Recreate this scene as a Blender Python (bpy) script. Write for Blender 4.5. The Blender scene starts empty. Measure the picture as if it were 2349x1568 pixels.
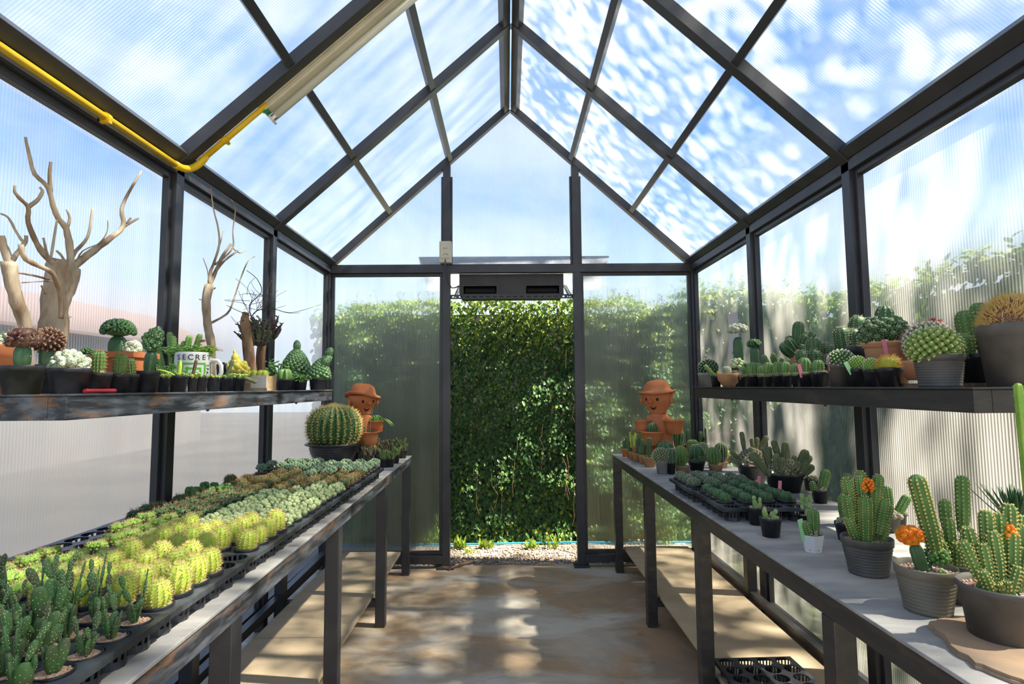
import bpy, math, random
from math import sin, cos, pi, sqrt, radians as R
from mathutils import Vector, Matrix, noise as mnoise
S = bpy.context.scene
C = S.collection
random.seed(7)
V = Vector

# ------------------------------------------------------------------ camera
W0, H0, F0 = 2349, 1568, 1305.2
CAM = V((-0.0334, 0.0, 1.22))
_pt, _yw, _rl = 0.0785, -0.0088, -0.0075
_r0 = V((cos(_yw), sin(_yw), 0)); _f0 = V((-sin(_yw), cos(_yw), 0))
FW = cos(_pt) * _f0 + V((0, 0, sin(_pt)))
_u0 = -sin(_pt) * _f0 + V((0, 0, cos(_pt)))
RT = cos(_rl) * _r0 + sin(_rl) * _u0
UP = -sin(_rl) * _r0 + cos(_rl) * _u0
cd = bpy.data.cameras.new('camera'); cam = bpy.data.objects.new('camera', cd); C.objects.link(cam)
cd.sensor_width = 36; cd.lens = F0 / W0 * 36; cd.clip_start = 0.02; cd.clip_end = 300
cam.matrix_world = Matrix(((RT.x, UP.x, -FW.x, CAM.x), (RT.y, UP.y, -FW.y, CAM.y), (RT.z, UP.z, -FW.z, CAM.z), (0, 0, 0, 1)))
S.camera = cam

def at(px, py, v, axis=2):
    """the point of the plane (axis = v) seen at a pixel of the photograph"""
    d = FW + RT * ((px - W0 / 2) / F0) + UP * ((H0 / 2 - py) / F0)
    t = (v - CAM[axis]) / d[axis]
    return CAM + d * t

# ------------------------------------------------------------------ light and exposure
S.view_settings.view_transform = 'Standard'; S.view_settings.look = 'None'
S.view_settings.exposure = 1.14; S.view_settings.gamma = 1.0; S.view_settings.use_curve_mapping = False
SUN_E = 14.0; SKY_E = 1.04
sl = bpy.data.lights.new('sun', 'SUN'); sl.energy = SUN_E; sl.angle = R(1.0); sl.color = (1.0, 0.93, 0.80)
sun = bpy.data.objects.new('sun', sl); C.objects.link(sun)
SUNV = V((cos(R(55)) * .996, -0.09, sin(R(55)))).normalized()
sun.rotation_euler = SUNV.to_track_quat('Z', 'Y').to_euler()
S.cycles.max_bounces = 12; S.cycles.transparent_max_bounces = 16; S.cycles.caustics_refractive = False
S.cycles.sample_clamp_indirect = 6.0

def world():
    w = bpy.data.worlds.new('sky'); S.world = w; w.use_nodes = True
    n = w.node_tree.nodes; l = w.node_tree.links; n.clear()
    out = n.new('ShaderNodeOutputWorld'); bg = n.new('ShaderNodeBackground'); bg.inputs[1].default_value = SKY_E
    tc = n.new('ShaderNodeTexCoord'); sx = n.new('ShaderNodeSeparateXYZ'); l.new(tc.outputs['Generated'], sx.inputs[0])
    g = n.new('ShaderNodeValToRGB'); l.new(sx.outputs['Z'], g.inputs[0])
    e = g.color_ramp.elements
    e[0].position = 0.0; e[0].color = (0.50, 0.58, 0.64, 1)
    e[1].position = 1.0; e[1].color = (0.03, 0.14, 0.46, 1)
    for p, c in ((0.14, (0.42, 0.55, 0.70, 1)), (0.30, (0.11, 0.27, 0.56, 1)), (0.62, (0.05, 0.19, 0.48, 1))):
        q = e.new(p); q.color = c
    mp = n.new('ShaderNodeMapping'); mp.inputs['Scale'].default_value = (1.5, 0.9, 2.6); mp.inputs['Rotation'].default_value = (0.3, 0.2, 0.7)
    mp.inputs['Location'].default_value = (3.1, 0.4, 1.2)
    l.new(tc.outputs['Generated'], mp.inputs[0])
    no = n.new('ShaderNodeTexNoise'); no.inputs['Scale'].default_value = 2.1; no.inputs['Detail'].default_value = 7; no.inputs['Roughness'].default_value = 0.62
    no.inputs['Distortion'].default_value = 0.6
    l.new(mp.outputs[0], no.inputs['Vector'])
    r = n.new('ShaderNodeValToRGB'); l.new(no.outputs[0], r.inputs[0])
    r.color_ramp.elements[0].position = 0.40; r.color_ramp.elements[1].position = 0.80
    mx = n.new('ShaderNodeMix'); mx.data_type = 'RGBA'
    l.new(r.outputs[0], mx.inputs['Factor']); l.new(g.outputs[0], mx.inputs['A']); mx.inputs['B'].default_value = (0.66, 0.68, 0.71, 1)
    l.new(mx.outputs['Result'], bg.inputs[0]); l.new(bg.outputs[0], out.inputs[0])
world()

# ------------------------------------------------------------------ materials
def mat(name, col, rough=0.6, col2=None, nscale=8.0, ndet=4.0, spec=0.4, bump=0.0, bscale=60.0, lo=0.4, hi=0.65, stretch=None, metal=0.0, sss=0.0):
    m = bpy.data.materials.new(name); m.use_nodes = True
    n = m.node_tree.nodes; l = m.node_tree.links; b = n['Principled BSDF']
    b.inputs['Base Color'].default_value = (*col, 1); b.inputs['Roughness'].default_value = rough
    b.inputs['Specular IOR Level'].default_value = spec; b.inputs['Metallic'].default_value = metal
    if sss:
        b.inputs['Subsurface Weight'].default_value = sss; b.inputs['Subsurface Radius'].default_value = (.3, .5, .1); b.inputs['Subsurface Scale'].default_value = .01
    tc = n.new('ShaderNodeTexCoord'); mp = n.new('ShaderNodeMapping'); l.new(tc.outputs['Object'], mp.inputs[0])
    if stretch: mp.inputs['Scale'].default_value = stretch
    if col2:
        no = n.new('ShaderNodeTexNoise'); no.inputs['Scale'].default_value = nscale; no.inputs['Detail'].default_value = ndet
        l.new(mp.outputs[0], no.inputs['Vector'])
        r = n.new('ShaderNodeValToRGB'); l.new(no.outputs[0], r.inputs[0])
        r.color_ramp.elements[0].position = lo; r.color_ramp.elements[0].color = (*col, 1)
        r.color_ramp.elements[1].position = hi; r.color_ramp.elements[1].color = (*col2, 1)
        l.new(r.outputs[0], b.inputs['Base Color'])
    if bump:
        n2 = n.new('ShaderNodeTexNoise'); n2.inputs['Scale'].default_value = bscale; n2.inputs['Detail'].default_value = 4
        l.new(mp.outputs[0], n2.inputs['Vector'])
        bu = n.new('ShaderNodeBump'); bu.inputs['Strength'].default_value = bump; bu.inputs['Distance'].default_value = 0.004
        l.new(n2.outputs[0], bu.inputs['Height']); l.new(bu.outputs[0], b.inputs['Normal'])
    return m

STEEL = mat('charcoal_steel_paint', (0.030, 0.031, 0.036), 0.40, (0.042, 0.043, 0.048), 9, 6, spec=0.5, bump=0.06, bscale=220)

def worn_mat(name, base=(0.030, 0.033, 0.040), rust=(0.36, 0.17, 0.06), pale=(0.30, 0.34, 0.40)):
    m = mat(name, base, 0.42, None, spec=0.5)
    n = m.node_tree.nodes; l = m.node_tree.links; b = n['Principled BSDF']
    tc = n.new('ShaderNodeTexCoord')
    def ns(sc, st, lo, hi):
        mp = n.new('ShaderNodeMapping'); mp.inputs['Scale'].default_value = st; l.new(tc.outputs['Object'], mp.inputs[0])
        no = n.new('ShaderNodeTexNoise'); no.inputs['Scale'].default_value = sc; no.inputs['Detail'].default_value = 8; no.inputs['Roughness'].default_value = .65
        l.new(mp.outputs[0], no.inputs['Vector'])
        r = n.new('ShaderNodeValToRGB'); r.color_ramp.elements[0].position = lo; r.color_ramp.elements[1].position = hi
        l.new(no.outputs[0], r.inputs[0]); return r
    r1 = ns(9, (1, .5, 2.0), .56, .68); r2 = ns(16, (1, .30, 2.5), .42, .72)
    m1 = n.new('ShaderNodeMix'); m1.data_type = 'RGBA'; m1.inputs['A'].default_value = (*base, 1); m1.inputs['B'].default_value = (*pale, 1)
    f = n.new('ShaderNodeMath'); f.operation = 'MULTIPLY'; f.inputs[1].default_value = .75; l.new(r2.outputs[0], f.inputs[0]); l.new(f.outputs[0], m1.inputs['Factor'])
    m2 = n.new('ShaderNodeMix'); m2.data_type = 'RGBA'; l.new(m1.outputs['Result'], m2.inputs['A']); m2.inputs['B'].default_value = (*rust, 1)
    f2 = n.new('ShaderNodeMath'); f2.operation = 'MULTIPLY'; f2.inputs[1].default_value = .8; l.new(r1.outputs[0], f2.inputs[0]); l.new(f2.outputs[0], m2.inputs['Factor'])
    l.new(m2.outputs['Result'], b.inputs['Base Color'])
    return m
WORN = worn_mat('worn_steel_paint')
SCUFF = worn_mat('scuffed_steel_flare_brown', (0.030, 0.027, 0.026), (0.10, 0.075, 0.05), (0.06, 0.058, 0.056))  # brown tone paints in the warm flare on right-hand steel; scuffs are wear

def poly_mat(name, axis, blur=.54, streak=(1, 1, .06)):
    """ribbed translucent sheet: fine ribs run across the given axis"""
    m = bpy.data.materials.new(name); m.use_nodes = True
    n = m.node_tree.nodes; l = m.node_tree.links; n.clear()
    out = n.new('ShaderNodeOutputMaterial')
    tc = n.new('ShaderNodeTexCoord'); sx = n.new('ShaderNodeSeparateXYZ'); l.new(tc.outputs['Object'], sx.inputs[0])
    mul = n.new('ShaderNodeMath'); mul.operation = 'MULTIPLY'; mul.inputs[1].default_value = 2 * pi / 0.0105; l.new(sx.outputs[axis], mul.inputs[0])
    si = n.new('ShaderNodeMath'); si.operation = 'SINE'; l.new(mul.outputs[0], si.inputs[0])
    bu = n.new('ShaderNodeBump'); bu.inputs['Strength'].default_value = 1.0; bu.inputs['Distance'].default_value = 0.0016
    l.new(si.outputs[0], bu.inputs['Height'])
    ref = n.new('ShaderNodeBsdfRefraction'); ref.inputs['IOR'].default_value = 1.12; ref.inputs['Roughness'].default_value = 0.42
    ref.inputs['Color'].default_value = (.97, .98, .98, 1); l.new(bu.outputs[0], ref.inputs['Normal'])
    tr = n.new('ShaderNodeBsdfTransparent'); tr.inputs[0].default_value = (.98, .99, .99, 1)
    tl = n.new('ShaderNodeBsdfTranslucent'); tl.inputs[0].default_value = (.70, .675, .63, 1)
    gl = n.new('ShaderNodeBsdfGlossy'); gl.inputs['Roughness'].default_value = .22; gl.inputs[0].default_value = (.9, .9, .9, 1); l.new(bu.outputs[0], gl.inputs['Normal'])
    # dirt streaks raise the milky share
    mp = n.new('ShaderNodeMapping'); mp.inputs['Scale'].default_value = streak; l.new(tc.outputs['Object'], mp.inputs[0])
    no = n.new('ShaderNodeTexNoise'); no.inputs['Scale'].default_value = 9; no.inputs['Detail'].default_value = 5; l.new(mp.outputs[0], no.inputs['Vector'])
    mr = n.new('ShaderNodeMapRange'); mr.inputs['From Min'].default_value = .35; mr.inputs['From Max'].default_value = .75; mr.inputs['To Min'].default_value = .16; mr.inputs['To Max'].default_value = .34
    l.new(no.outputs[0], mr.inputs[0])
    ab = n.new('ShaderNodeMath'); ab.operation = 'MULTIPLY_ADD'; ab.inputs[1].default_value = .12; l.new(si.outputs[0], ab.inputs[0]); l.new(mr.outputs[0], ab.inputs[2])
    m1 = n.new('ShaderNodeMixShader'); m1.inputs[0].default_value = blur; l.new(tr.outputs[0], m1.inputs[1]); l.new(ref.outputs[0], m1.inputs[2])
    m2 = n.new('ShaderNodeMixShader'); l.new(ab.outputs[0], m2.inputs[0]); l.new(m1.outputs[0], m2.inputs[1]); l.new(tl.outputs[0], m2.inputs[2])
    m3 = n.new('ShaderNodeMixShader'); m3.inputs[0].default_value = .05; l.new(m2.outputs[0], m3.inputs[1]); l.new(gl.outputs[0], m3.inputs[2])
    l.new(m3.outputs[0], out.inputs[0])
    return m
def clear_mat():
    m = bpy.data.materials.new('clear_outer_skin'); m.use_nodes = True; n = m.node_tree.nodes; l = m.node_tree.links; n.clear()
    out = n.new('ShaderNodeOutputMaterial'); tr = n.new('ShaderNodeBsdfTransparent'); gl = n.new('ShaderNodeBsdfGlossy'); gl.inputs['Roughness'].default_value = .15
    mx = n.new('ShaderNodeMixShader'); mx.inputs[0].default_value = .03; l.new(tr.outputs[0], mx.inputs[1]); l.new(gl.outputs[0], mx.inputs[2]); l.new(mx.outputs[0], out.inputs[0]); return m
CLR = clear_mat()
PC_X = [poly_mat('ribbed_sheet_end', 'X'), CLR]
PC_Y = [poly_mat('ribbed_sheet_roof', 'Y'), CLR]
PC_W = [poly_mat('ribbed_sheet_side', 'Y', .56), CLR]
def skin(o):
    """inner face ribbed, the other faces clear"""
    me = o.data; c = V((0, 1.6, 1.6)); best = min(me.polygons, key=lambda f: (f.center - c).dot(f.normal) / (1 + 0) if f.area > .02 else 9)
    for f in me.polygons: f.material_index = 1
    best.material_index = 0

# ------------------------------------------------------------------ mesh building
class MB:
    def __init__(s): s.v = []; s.f = []; s.m = []
    def add(s, vs, fs, mi=0):
        o = len(s.v); s.v.extend([tuple(p) for p in vs]); s.f.extend([tuple(i + o for i in f) for f in fs]); s.m.extend([mi] * len(fs))
    def mesh(s, name, mats, smooth=True):
        me = bpy.data.meshes.new(name); me.from_pydata(s.v, [], s.f)
        for m in (mats if isinstance(mats, (list, tuple)) else [mats]): me.materials.append(m)
        me.polygons.foreach_set('material_index', s.m)
        me.polygons.foreach_set('use_smooth', [smooth] * len(s.f)); me.update()
        return me
    def build(s, name, mats, parent=None, smooth=False):
        return put(name, s.mesh(name, mats, smooth), parent)
def put(name, me, parent=None, loc=None, rotz=None):
    o = bpy.data.objects.new(name, me); C.objects.link(o)
    if parent is not None: o.parent = parent
    if loc is not None: o.location = loc
    if rotz is not None: o.rotation_euler[2] = rotz
    return o
def bevel(o, w=.002, seg=2):
    b = o.modifiers.new('bevel', 'BEVEL'); b.width = w; b.segments = seg; b.limit_method = 'ANGLE'; b.angle_limit = R(40); return o
def thing(name, label, cat, loc=(0, 0, 0), rotz=0.0, group=None, sc=1.0):
    o = bpy.data.objects.new(name, None); C.objects.link(o); o.empty_display_size = .02
    o.location = loc; o.rotation_euler = (0, 0, rotz); o.scale = (sc, sc, sc)
    o['label'] = label; o['category'] = cat
    if group: o['group'] = group
    return o
def tag(o, label, cat, group=None, kind=None):
    o['label'] = label; o['category'] = cat
    if group: o['group'] = group
    if kind: o['kind'] = kind
    return o
def struct(o, label=None):
    o['kind'] = 'structure'
    if label: o['label'] = label
    return o
BF = [(0, 3, 2, 1), (4, 5, 6, 7), (0, 1, 5, 4), (1, 2, 6, 5), (2, 3, 7, 6), (3, 0, 4, 7)]
def box(b, x0, x1, y0, y1, z0, z1, mi=0):
    b.add([(x0, y0, z0), (x1, y0, z0), (x1, y1, z0), (x0, y1, z0), (x0, y0, z1), (x1, y0, z1), (x1, y1, z1), (x0, y1, z1)], BF, mi)
def bar(b, p, q, w, h, up=(0, 0, 1), mi=0, off=0.0):
    """box-section bar from p to q; w across, h along up, which starts at off above the p-q line"""
    p, q = V(p), V(q); d = (q - p).normalized(); sd = d.cross(V(up)).normalized(); u = sd.cross(d).normalized()
    vs = []
    for c in (p, q):
        for a, e in ((-w / 2, off), (w / 2, off), (w / 2, off + h), (-w / 2, off + h)): vs.append(c + sd * a + u * e)
    b.add(vs, [(0, 3, 2, 1), (4, 5, 6, 7), (0, 1, 5, 4), (1, 2, 6, 5), (2, 3, 7, 6), (3, 0, 4, 7)], mi)
def frame_of(d):
    d = d.normalized(); a = V((0, 0, 1)) if abs(d.z) < .9 else V((1, 0, 0)); s = a.cross(d).normalized(); return s, d.cross(s)
def tube(b, pts, rad, n=8, mi=0, caps=True, jit=0.0):
    pts = [V(p) for p in pts]; k = len(pts)
    if not isinstance(rad, (list, tuple)): rad = [rad] * k
    vs = []; s0 = None
    for i, p in enumerate(pts):
        d = (pts[min(i + 1, k - 1)] - pts[max(i - 1, 0)])
        if s0 is None: s, u = frame_of(d)
        else:
            s = (s0 - d.normalized() * s0.dot(d.normalized())).normalized(); u = d.normalized().cross(s)
        s0 = s
        for j in range(n):
            a = 2 * pi * j / n; r = rad[i] * (1 + (random.uniform(-jit, jit) if jit else 0)); vs.append(p + s * (cos(a) * r) + u * (sin(a) * r))
    fs = [(i * n + j, i * n + (j + 1) % n, (i + 1) * n + (j + 1) % n, (i + 1) * n + j) for i in range(k - 1) for j in range(n)]
    if caps: fs += [tuple(range(n - 1, -1, -1)), tuple((k - 1) * n + j for j in range(n))]
    b.add(vs, fs, mi)
def lathe(b, prof, n=24, mi=0, c=(0, 0, 0), close=True):
    vs = []; k = len(prof)
    for r, z in prof:
        for j in range(n): a = 2 * pi * j / n; vs.append((c[0] + r * cos(a), c[1] + r * sin(a), c[2] + z))
    fs = [(i * n + j, i * n + (j + 1) % n, (i + 1) * n + (j + 1) % n, (i + 1) * n + j) for i in range(k - 1) for j in range(n)]
    if close: fs += [tuple(range(n - 1, -1, -1)), tuple((k - 1) * n + j for j in range(n))]
    b.add(vs, fs, mi)
def blob(b, c, r, n=10, k=6, mi=0, ax=None, jit=0.0):
    """ellipsoid, r = (rx, ry, rz) in the frame whose z axis is ax"""
    if not isinstance(r, (list, tuple)): r = (r, r, r)
    c = V(c)
    if ax is None: X, Y, Z = V((1, 0, 0)), V((0, 1, 0)), V((0, 0, 1))
    else: Z = V(ax).normalized(); X, Y = frame_of(Z)
    vs = [c - Z * r[2]]
    for i in range(1, k):
        t = -pi / 2 + pi * i / k
        for j in range(n):
            a = 2 * pi * j / n; q = 1 + (random.uniform(-jit, jit) if jit else 0)
            vs.append(c + X * (r[0] * cos(t) * cos(a) * q) + Y * (r[1] * cos(t) * sin(a) * q) + Z * (r[2] * sin(t) * q))
    vs.append(c + Z * r[2]); T = len(vs) - 1
    fs = [(0, 1 + (j + 1) % n, 1 + j) for j in range(n)]
    fs += [(1 + i * n + j, 1 + i * n + (j + 1) % n, 1 + (i + 1) * n + (j + 1) % n, 1 + (i + 1) * n + j) for i in range(k - 2) for j in range(n)]
    fs += [(T, 1 + (k - 2) * n + j, 1 + (k - 2) * n + (j + 1) % n) for j in range(n)]
    b.add(vs, fs, mi)
def octa(b, c, r, mi=0, n=None):
    c = V(c); vs = [c + V(d) * r for d in ((1, 0, 0), (0, 1, 0), (-1, 0, 0), (0, -1, 0), (0, 0, 1), (0, 0, -1))]
    b.add(vs, [(0, 1, 4), (1, 2, 4), (2, 3, 4), (3, 0, 4), (1, 0, 5), (2, 1, 5), (3, 2, 5), (0, 3, 5)], mi)
def spike(b, p, d, L, w, mi=0):
    p = V(p); d = V(d).normalized(); s, u = frame_of(d)
    b.add([p + s * w, p - s * (w * .5) + u * (w * .87), p - s * (w * .5) - u * (w * .87), p + d * L], [(0, 1, 3), (1, 2, 3), (2, 0, 3)], mi)
def plate(b, pts, n, t, mi=0):
    """flat polygon pts given a thickness t along n"""
    n = V(n).normalized(); k = len(pts); vs = [V(p) for p in pts] + [V(p) + n * t for p in pts]
    fs = [tuple(range(k - 1, -1, -1)), tuple(range(k, 2 * k))] + [(i, (i + 1) % k, (i + 1) % k + k, i + k) for i in range(k)]
    b.add(vs, fs, mi)

# ------------------------------------------------------------------ the greenhouse
WX = 1.267; YB = 3.95; ZE = 2.063; ZR = 3.205; T = 0.05
FR = [3.95 + T / 2, 3.0, 2.115, 1.2, 0.25, -0.7]      # frame lines
YE = -0.7
for side, sg in (('left', -1), ('right', 1)):
    b = MB(); x0, x1 = sorted((sg * WX, sg * (WX + T)))
    for y in FR: box(b, x0, x1, y - T / 2, y + T / 2, 0, ZE + .03)
    box(b, x0, x1, YE, YB, ZE - .035, ZE + .012)                            # eave beam
    xi0, xi1 = sorted((sg * (WX + .018), sg * (WX + .044)))
    for a, c in zip(FR[1:], FR[:-1]):                                      # stops round each sheet
        a2, c2 = a + T / 2, c - T / 2
        box(b, xi0, xi1, a2, a2 + .018, .10, ZE); box(b, xi0, xi1, c2 - .018, c2, .10, ZE)
        box(b, xi0, xi1, a2 + .018, c2 - .018, ZE - .058, ZE - .035); box(b, xi0, xi1, a2 + .018, c2 - .018, .10, .125)
    box(b, x0, x1, YE, YB, .05, .10)                                       # bottom rail
    w = struct(bevel(b.build('wall_' + side, STEEL)))
    for a, c in zip(FR[1:], FR[:-1]):
        p = MB(); xs = sorted((sg * (WX + .044), sg * (WX + .050)))
        box(p, xs[0], xs[1], a, c, .09, ZE + .01)
        skin(p.build('panel', PC_W, w))
# back wall
b = MB(); DX = [(-.482, -.430), (.435, .487)]
for x0, x1 in DX:
    box(b, x0, x1, YB, YB + T, 0, 2.03)
    xg = (abs(x0) + abs(x1)) / 2; zt = ZR - (ZR - ZE) * (xg - .03) / WX
    box(b, x0, x1, YB + .002, YB + T, 2.03, zt + .01)
box(b, -WX, WX, YB - .001, YB + T, 2.022, 2.072)
box(b, -WX, -.482, YB, YB + T, .03, .085); box(b, .487, WX, YB, YB + T, .03, .085)
box(b, -.515, -.40, YB - .03, YB + T + .03, 0, .012); box(b, .41, .515, YB - .02, YB + T + .03, 0, .012)
y0, y1 = YB + .018, YB + .044
for x0, x1 in ((-WX, -.482), (.487, WX)):
    box(b, x0, x1, y0, y1, 2.0, 2.022); box(b, x0, x1, y0, y1, .085, .11)
    box(b, x0, x0 + .022, y0, y1, .11, 2.0); box(b, x1 - .022, x1, y0, y1, .11, 2.0)
for x0, x1 in ((-WX + .02, -.482), (-.43, .435), (.487, WX - .02)): box(b, x0, x1, y0, y1, 2.072, 2.086)
for x0 in (-.430, .487): box(b, x0, x0 + .014, y0, y1, 2.086, 2.72)
for x0 in (-.496, .421): box(b, x0, x0 + .014, y0, y1, 2.086, 2.72)
wb = struct(bevel(b.build('wall_back', STEEL)))
def gz(x): return ZR + .05 - (ZR - ZE) * abs(x) / WX
for a, c in ((-WX - .04, -.456), (-.456, .461), (.461, WX + .04)):
    p = MB(); pts = [(a, YB + .044, 2.05), (c, YB + .044, 2.05)] + ([(c, YB + .044, gz(c)), (0, YB + .044, gz(0)), (a, YB + .044, gz(a))] if a < 0 < c else [(c, YB + .044, gz(c)), (a, YB + .044, gz(a))])
    plate(p, pts, (0, 1, 0), .006); skin(p.build('panel', PC_X, wb))
for a, c in ((-WX - .04, -.456), (.461, WX + .04)):
    p = MB(); box(p, a, c, YB + .044, YB + .050, .07, 2.05); skin(p.build('panel', PC_X, wb))
# roof
rb = MB(); sl_ = math.atan2(ZR - ZE, WX)
for sg in (-1, 1):
    nrm = V((sg * sin(sl_), 0, cos(sl_)))
    P = lambda t, y, o=0.0: V((sg * WX * (1 - t), y, ZE + (ZR - ZE) * t)) + nrm * o
    for i, y in enumerate(FR):
        if i == 0: y = YB + T / 2
        bar(rb, P(-.02, y), P(1, y), T, T, nrm)
    for t in (1 / 3, 2 / 3):
        for a, c in zip(FR[1:], FR[:-1]): bar(rb, P(t, a + T / 2, .004), P(t, c - T / 2, .004), .034, .040, nrm)
    bar(rb, P(.018, YE), P(.018, YB), .046, .044, nrm, off=.004)
    bar(rb, P(.984, YE), P(.984, YB), .046, .044, nrm, off=.004)
    bar(rb, P(1.0, YE, .012), P(1.0, YB, .012), .012, .03, nrm)
roof = struct(bevel(rb.build('ceiling', STEEL)))
for sg in (-1, 1):
    nrm = V((sg * sin(sl_), 0, cos(sl_)))
    P = lambda t, y, o=0.0: V((sg * WX * (1 - t), y, ZE + (ZR - ZE) * t)) + nrm * o
    for a, c in zip(FR[1:], FR[:-1]):
        for t0, t1 in ((-.06, 1 / 3), (1 / 3, 2 / 3), (2 / 3, 1.01)):
            p = MB(); plate(p, [P(t0, a, .051), P(t1, a, .051), P(t1, c, .051), P(t0, c, .051)], nrm, .006)
            skin(p.build('panel', PC_Y, roof))
# concrete floor
def floor_mat():
    m = mat('stained_concrete', (.33, .215, .125), .62, spec=.35)
    n = m.node_tree.nodes; l = m.node_tree.links; b = n['Principled BSDF']; tc = n.new('ShaderNodeTexCoord')
    def ns(sc, lo, hi, st=(1, 1, 1), loc=(0, 0, 0), det=8):
        mp = n.new('ShaderNodeMapping'); mp.inputs['Scale'].default_value = st; mp.inputs['Location'].default_value = loc; l.new(tc.outputs['Object'], mp.inputs[0])
        no = n.new('ShaderNodeTexNoise'); no.inputs['Scale'].default_value = sc; no.inputs['Detail'].default_value = det; no.inputs['Roughness'].default_value = .6; no.inputs['Distortion'].default_value = .5
        l.new(mp.outputs[0], no.inputs['Vector'])
        r = n.new('ShaderNodeMapRange'); r.inputs['From Min'].default_value = lo; r.inputs['From Max'].default_value = hi; l.new(no.outputs[0], r.inputs[0]); return r
    def mix(a, bcol, f):
        x = n.new('ShaderNodeMix'); x.data_type = 'RGBA'; l.new(f.outputs[0], x.inputs['Factor'])
        if isinstance(a, tuple): x.inputs['A'].default_value = (*a, 1)
        else: l.new(a.outputs['Result'], x.inputs['A'])
        x.inputs['B'].default_value = (*bcol, 1); return x
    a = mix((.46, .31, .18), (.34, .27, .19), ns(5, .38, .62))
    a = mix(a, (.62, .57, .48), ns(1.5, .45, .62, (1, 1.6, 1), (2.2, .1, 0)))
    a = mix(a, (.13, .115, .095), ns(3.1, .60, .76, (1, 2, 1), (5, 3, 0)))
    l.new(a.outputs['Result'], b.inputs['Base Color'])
    no = n.new('ShaderNodeTexNoise'); no.inputs['Scale'].default_value = 55; no.inputs['Detail'].default_value = 6; l.new(tc.outputs['Object'], no.inputs['Vector'])
    bu = n.new('ShaderNodeBump'); bu.inputs['Strength'].default_value = .25; bu.inputs['Distance'].default_value = .003; l.new(no.outputs[0], bu.inputs['Height']); l.new(bu.outputs[0], b.inputs['Normal'])
    return m
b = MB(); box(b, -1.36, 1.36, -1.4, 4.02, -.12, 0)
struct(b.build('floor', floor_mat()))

# ------------------------------------------------------------------ outside
GRASS = mat('dry_grass_ground', (.10, .13, .045), .95, (.18, .17, .09), 1.3, 8)
PAVE = mat('pale_concrete_yard', (.034, .033, .032), .9, (.055, .051, .046), .7, 6)
b = MB(); box(b, -30, -1.36, -12, 30, -.25, -.012); struct(b.build('ground_left', PAVE))
b = MB(); box(b, 1.36, 30, -12, 30, -.25, -.012); struct(b.build('ground_right', GRASS))
b = MB(); box(b, -1.36, 1.36, 4.02, 30, -.25, -.015); box(b, -1.36, 1.36, -12, -1.4, -.25, -.015)
struct(b.build('ground_back', mat('sandy_soil', (.30, .22, .15), .95, (.42, .33, .24), 9, 6)))
PEB = mat('pebble_stone', (.42, .34, .27), .8, (.24, .20, .17), 14, 3)
b = MB(); rr = random.Random(3)
for i in range(5200):
    x, y = rr.uniform(-1.35, 1.35), 4.03 + .50 * rr.random() ** 1.1
    if y > 4.3 and rr.random() < .35: continue
    s = rr.uniform(.004, .011); random.seed(i); blob(b, (x, y, -.013 + s * .4), (s, s * rr.uniform(.7, 1.1), s * .7), 5, 3, 0, (rr.uniform(-.4, .4), rr.uniform(-.4, .4), 1), .25)
tag(b.build('gravel', PEB, smooth=True), 'strip of brown and grey gravel between the concrete floor and the creeper wall', 'gravel', kind='stuff')

def leafmat(name, c1, c2, trans=.35, rough=.45):
    m = bpy.data.materials.new(name); m.use_nodes = True; n = m.node_tree.nodes; l = m.node_tree.links
    b = n['Principled BSDF']; b.inputs['Roughness'].default_value = rough; out = n['Material Output']
    g = n.new('ShaderNodeNewGeometry'); r = n.new('ShaderNodeValToRGB'); l.new(g.outputs['Random Per Island'], r.inputs[0])
    r.color_ramp.elements[0].color = (*c1, 1); r.color_ramp.elements[1].color = (*c2, 1)
    l.new(r.outputs[0], b.inputs['Base Color'])
    t = n.new('ShaderNodeBsdfTranslucent'); l.new(r.outputs[0], t.inputs[0])
    mx = n.new('ShaderNodeMixShader'); mx.inputs[0].default_value = trans; l.new(b.outputs[0], mx.inputs[1]); l.new(t.outputs[0], mx.inputs[2]); l.new(mx.outputs[0], out.inputs[0])
    return m
LEAF = leafmat('creeper_leaf', (.030, .095, .022), (.10, .22, .045))
LEAFY = leafmat('bright_leaf_and_sun_tint', (.16, .30, .03), (.42, .50, .06))  # own colour of the weeds; on hedge tops it paints in sunlight
LEAFT = leafmat('tree_leaf', (.04, .11, .02), (.10, .20, .04), .3)
TWIG = mat('brown_twig', (.16, .09, .05), .8)
BACKW = mat('old_render_wall', (.07, .075, .06), .95, (.04, .05, .035), 6, 5)
def leaf(b, c, d, nrm, L, w, mi=0, fold=.25):
    """one leaf blade with a folded midrib"""
    c = V(c); d = V(d).normalized(); s = d.cross(V(nrm)).normalized(); u = s.cross(d)
    b.add([c, c + d * L * .5 + s * w + u * fold * w, c + d * L, c + d * L * .5 - s * w + u * fold * w, c + d * L * .22 + s * w * .8 + u * fold * w, c + d * L * .22 - s * w * .8 + u * fold * w, c + d * L * .8 + s * w * .6, c + d * L * .8 - s * w * .6],
          [(0, 4, 1, 6, 2), (0, 2, 7, 3, 5)], mi)
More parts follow.
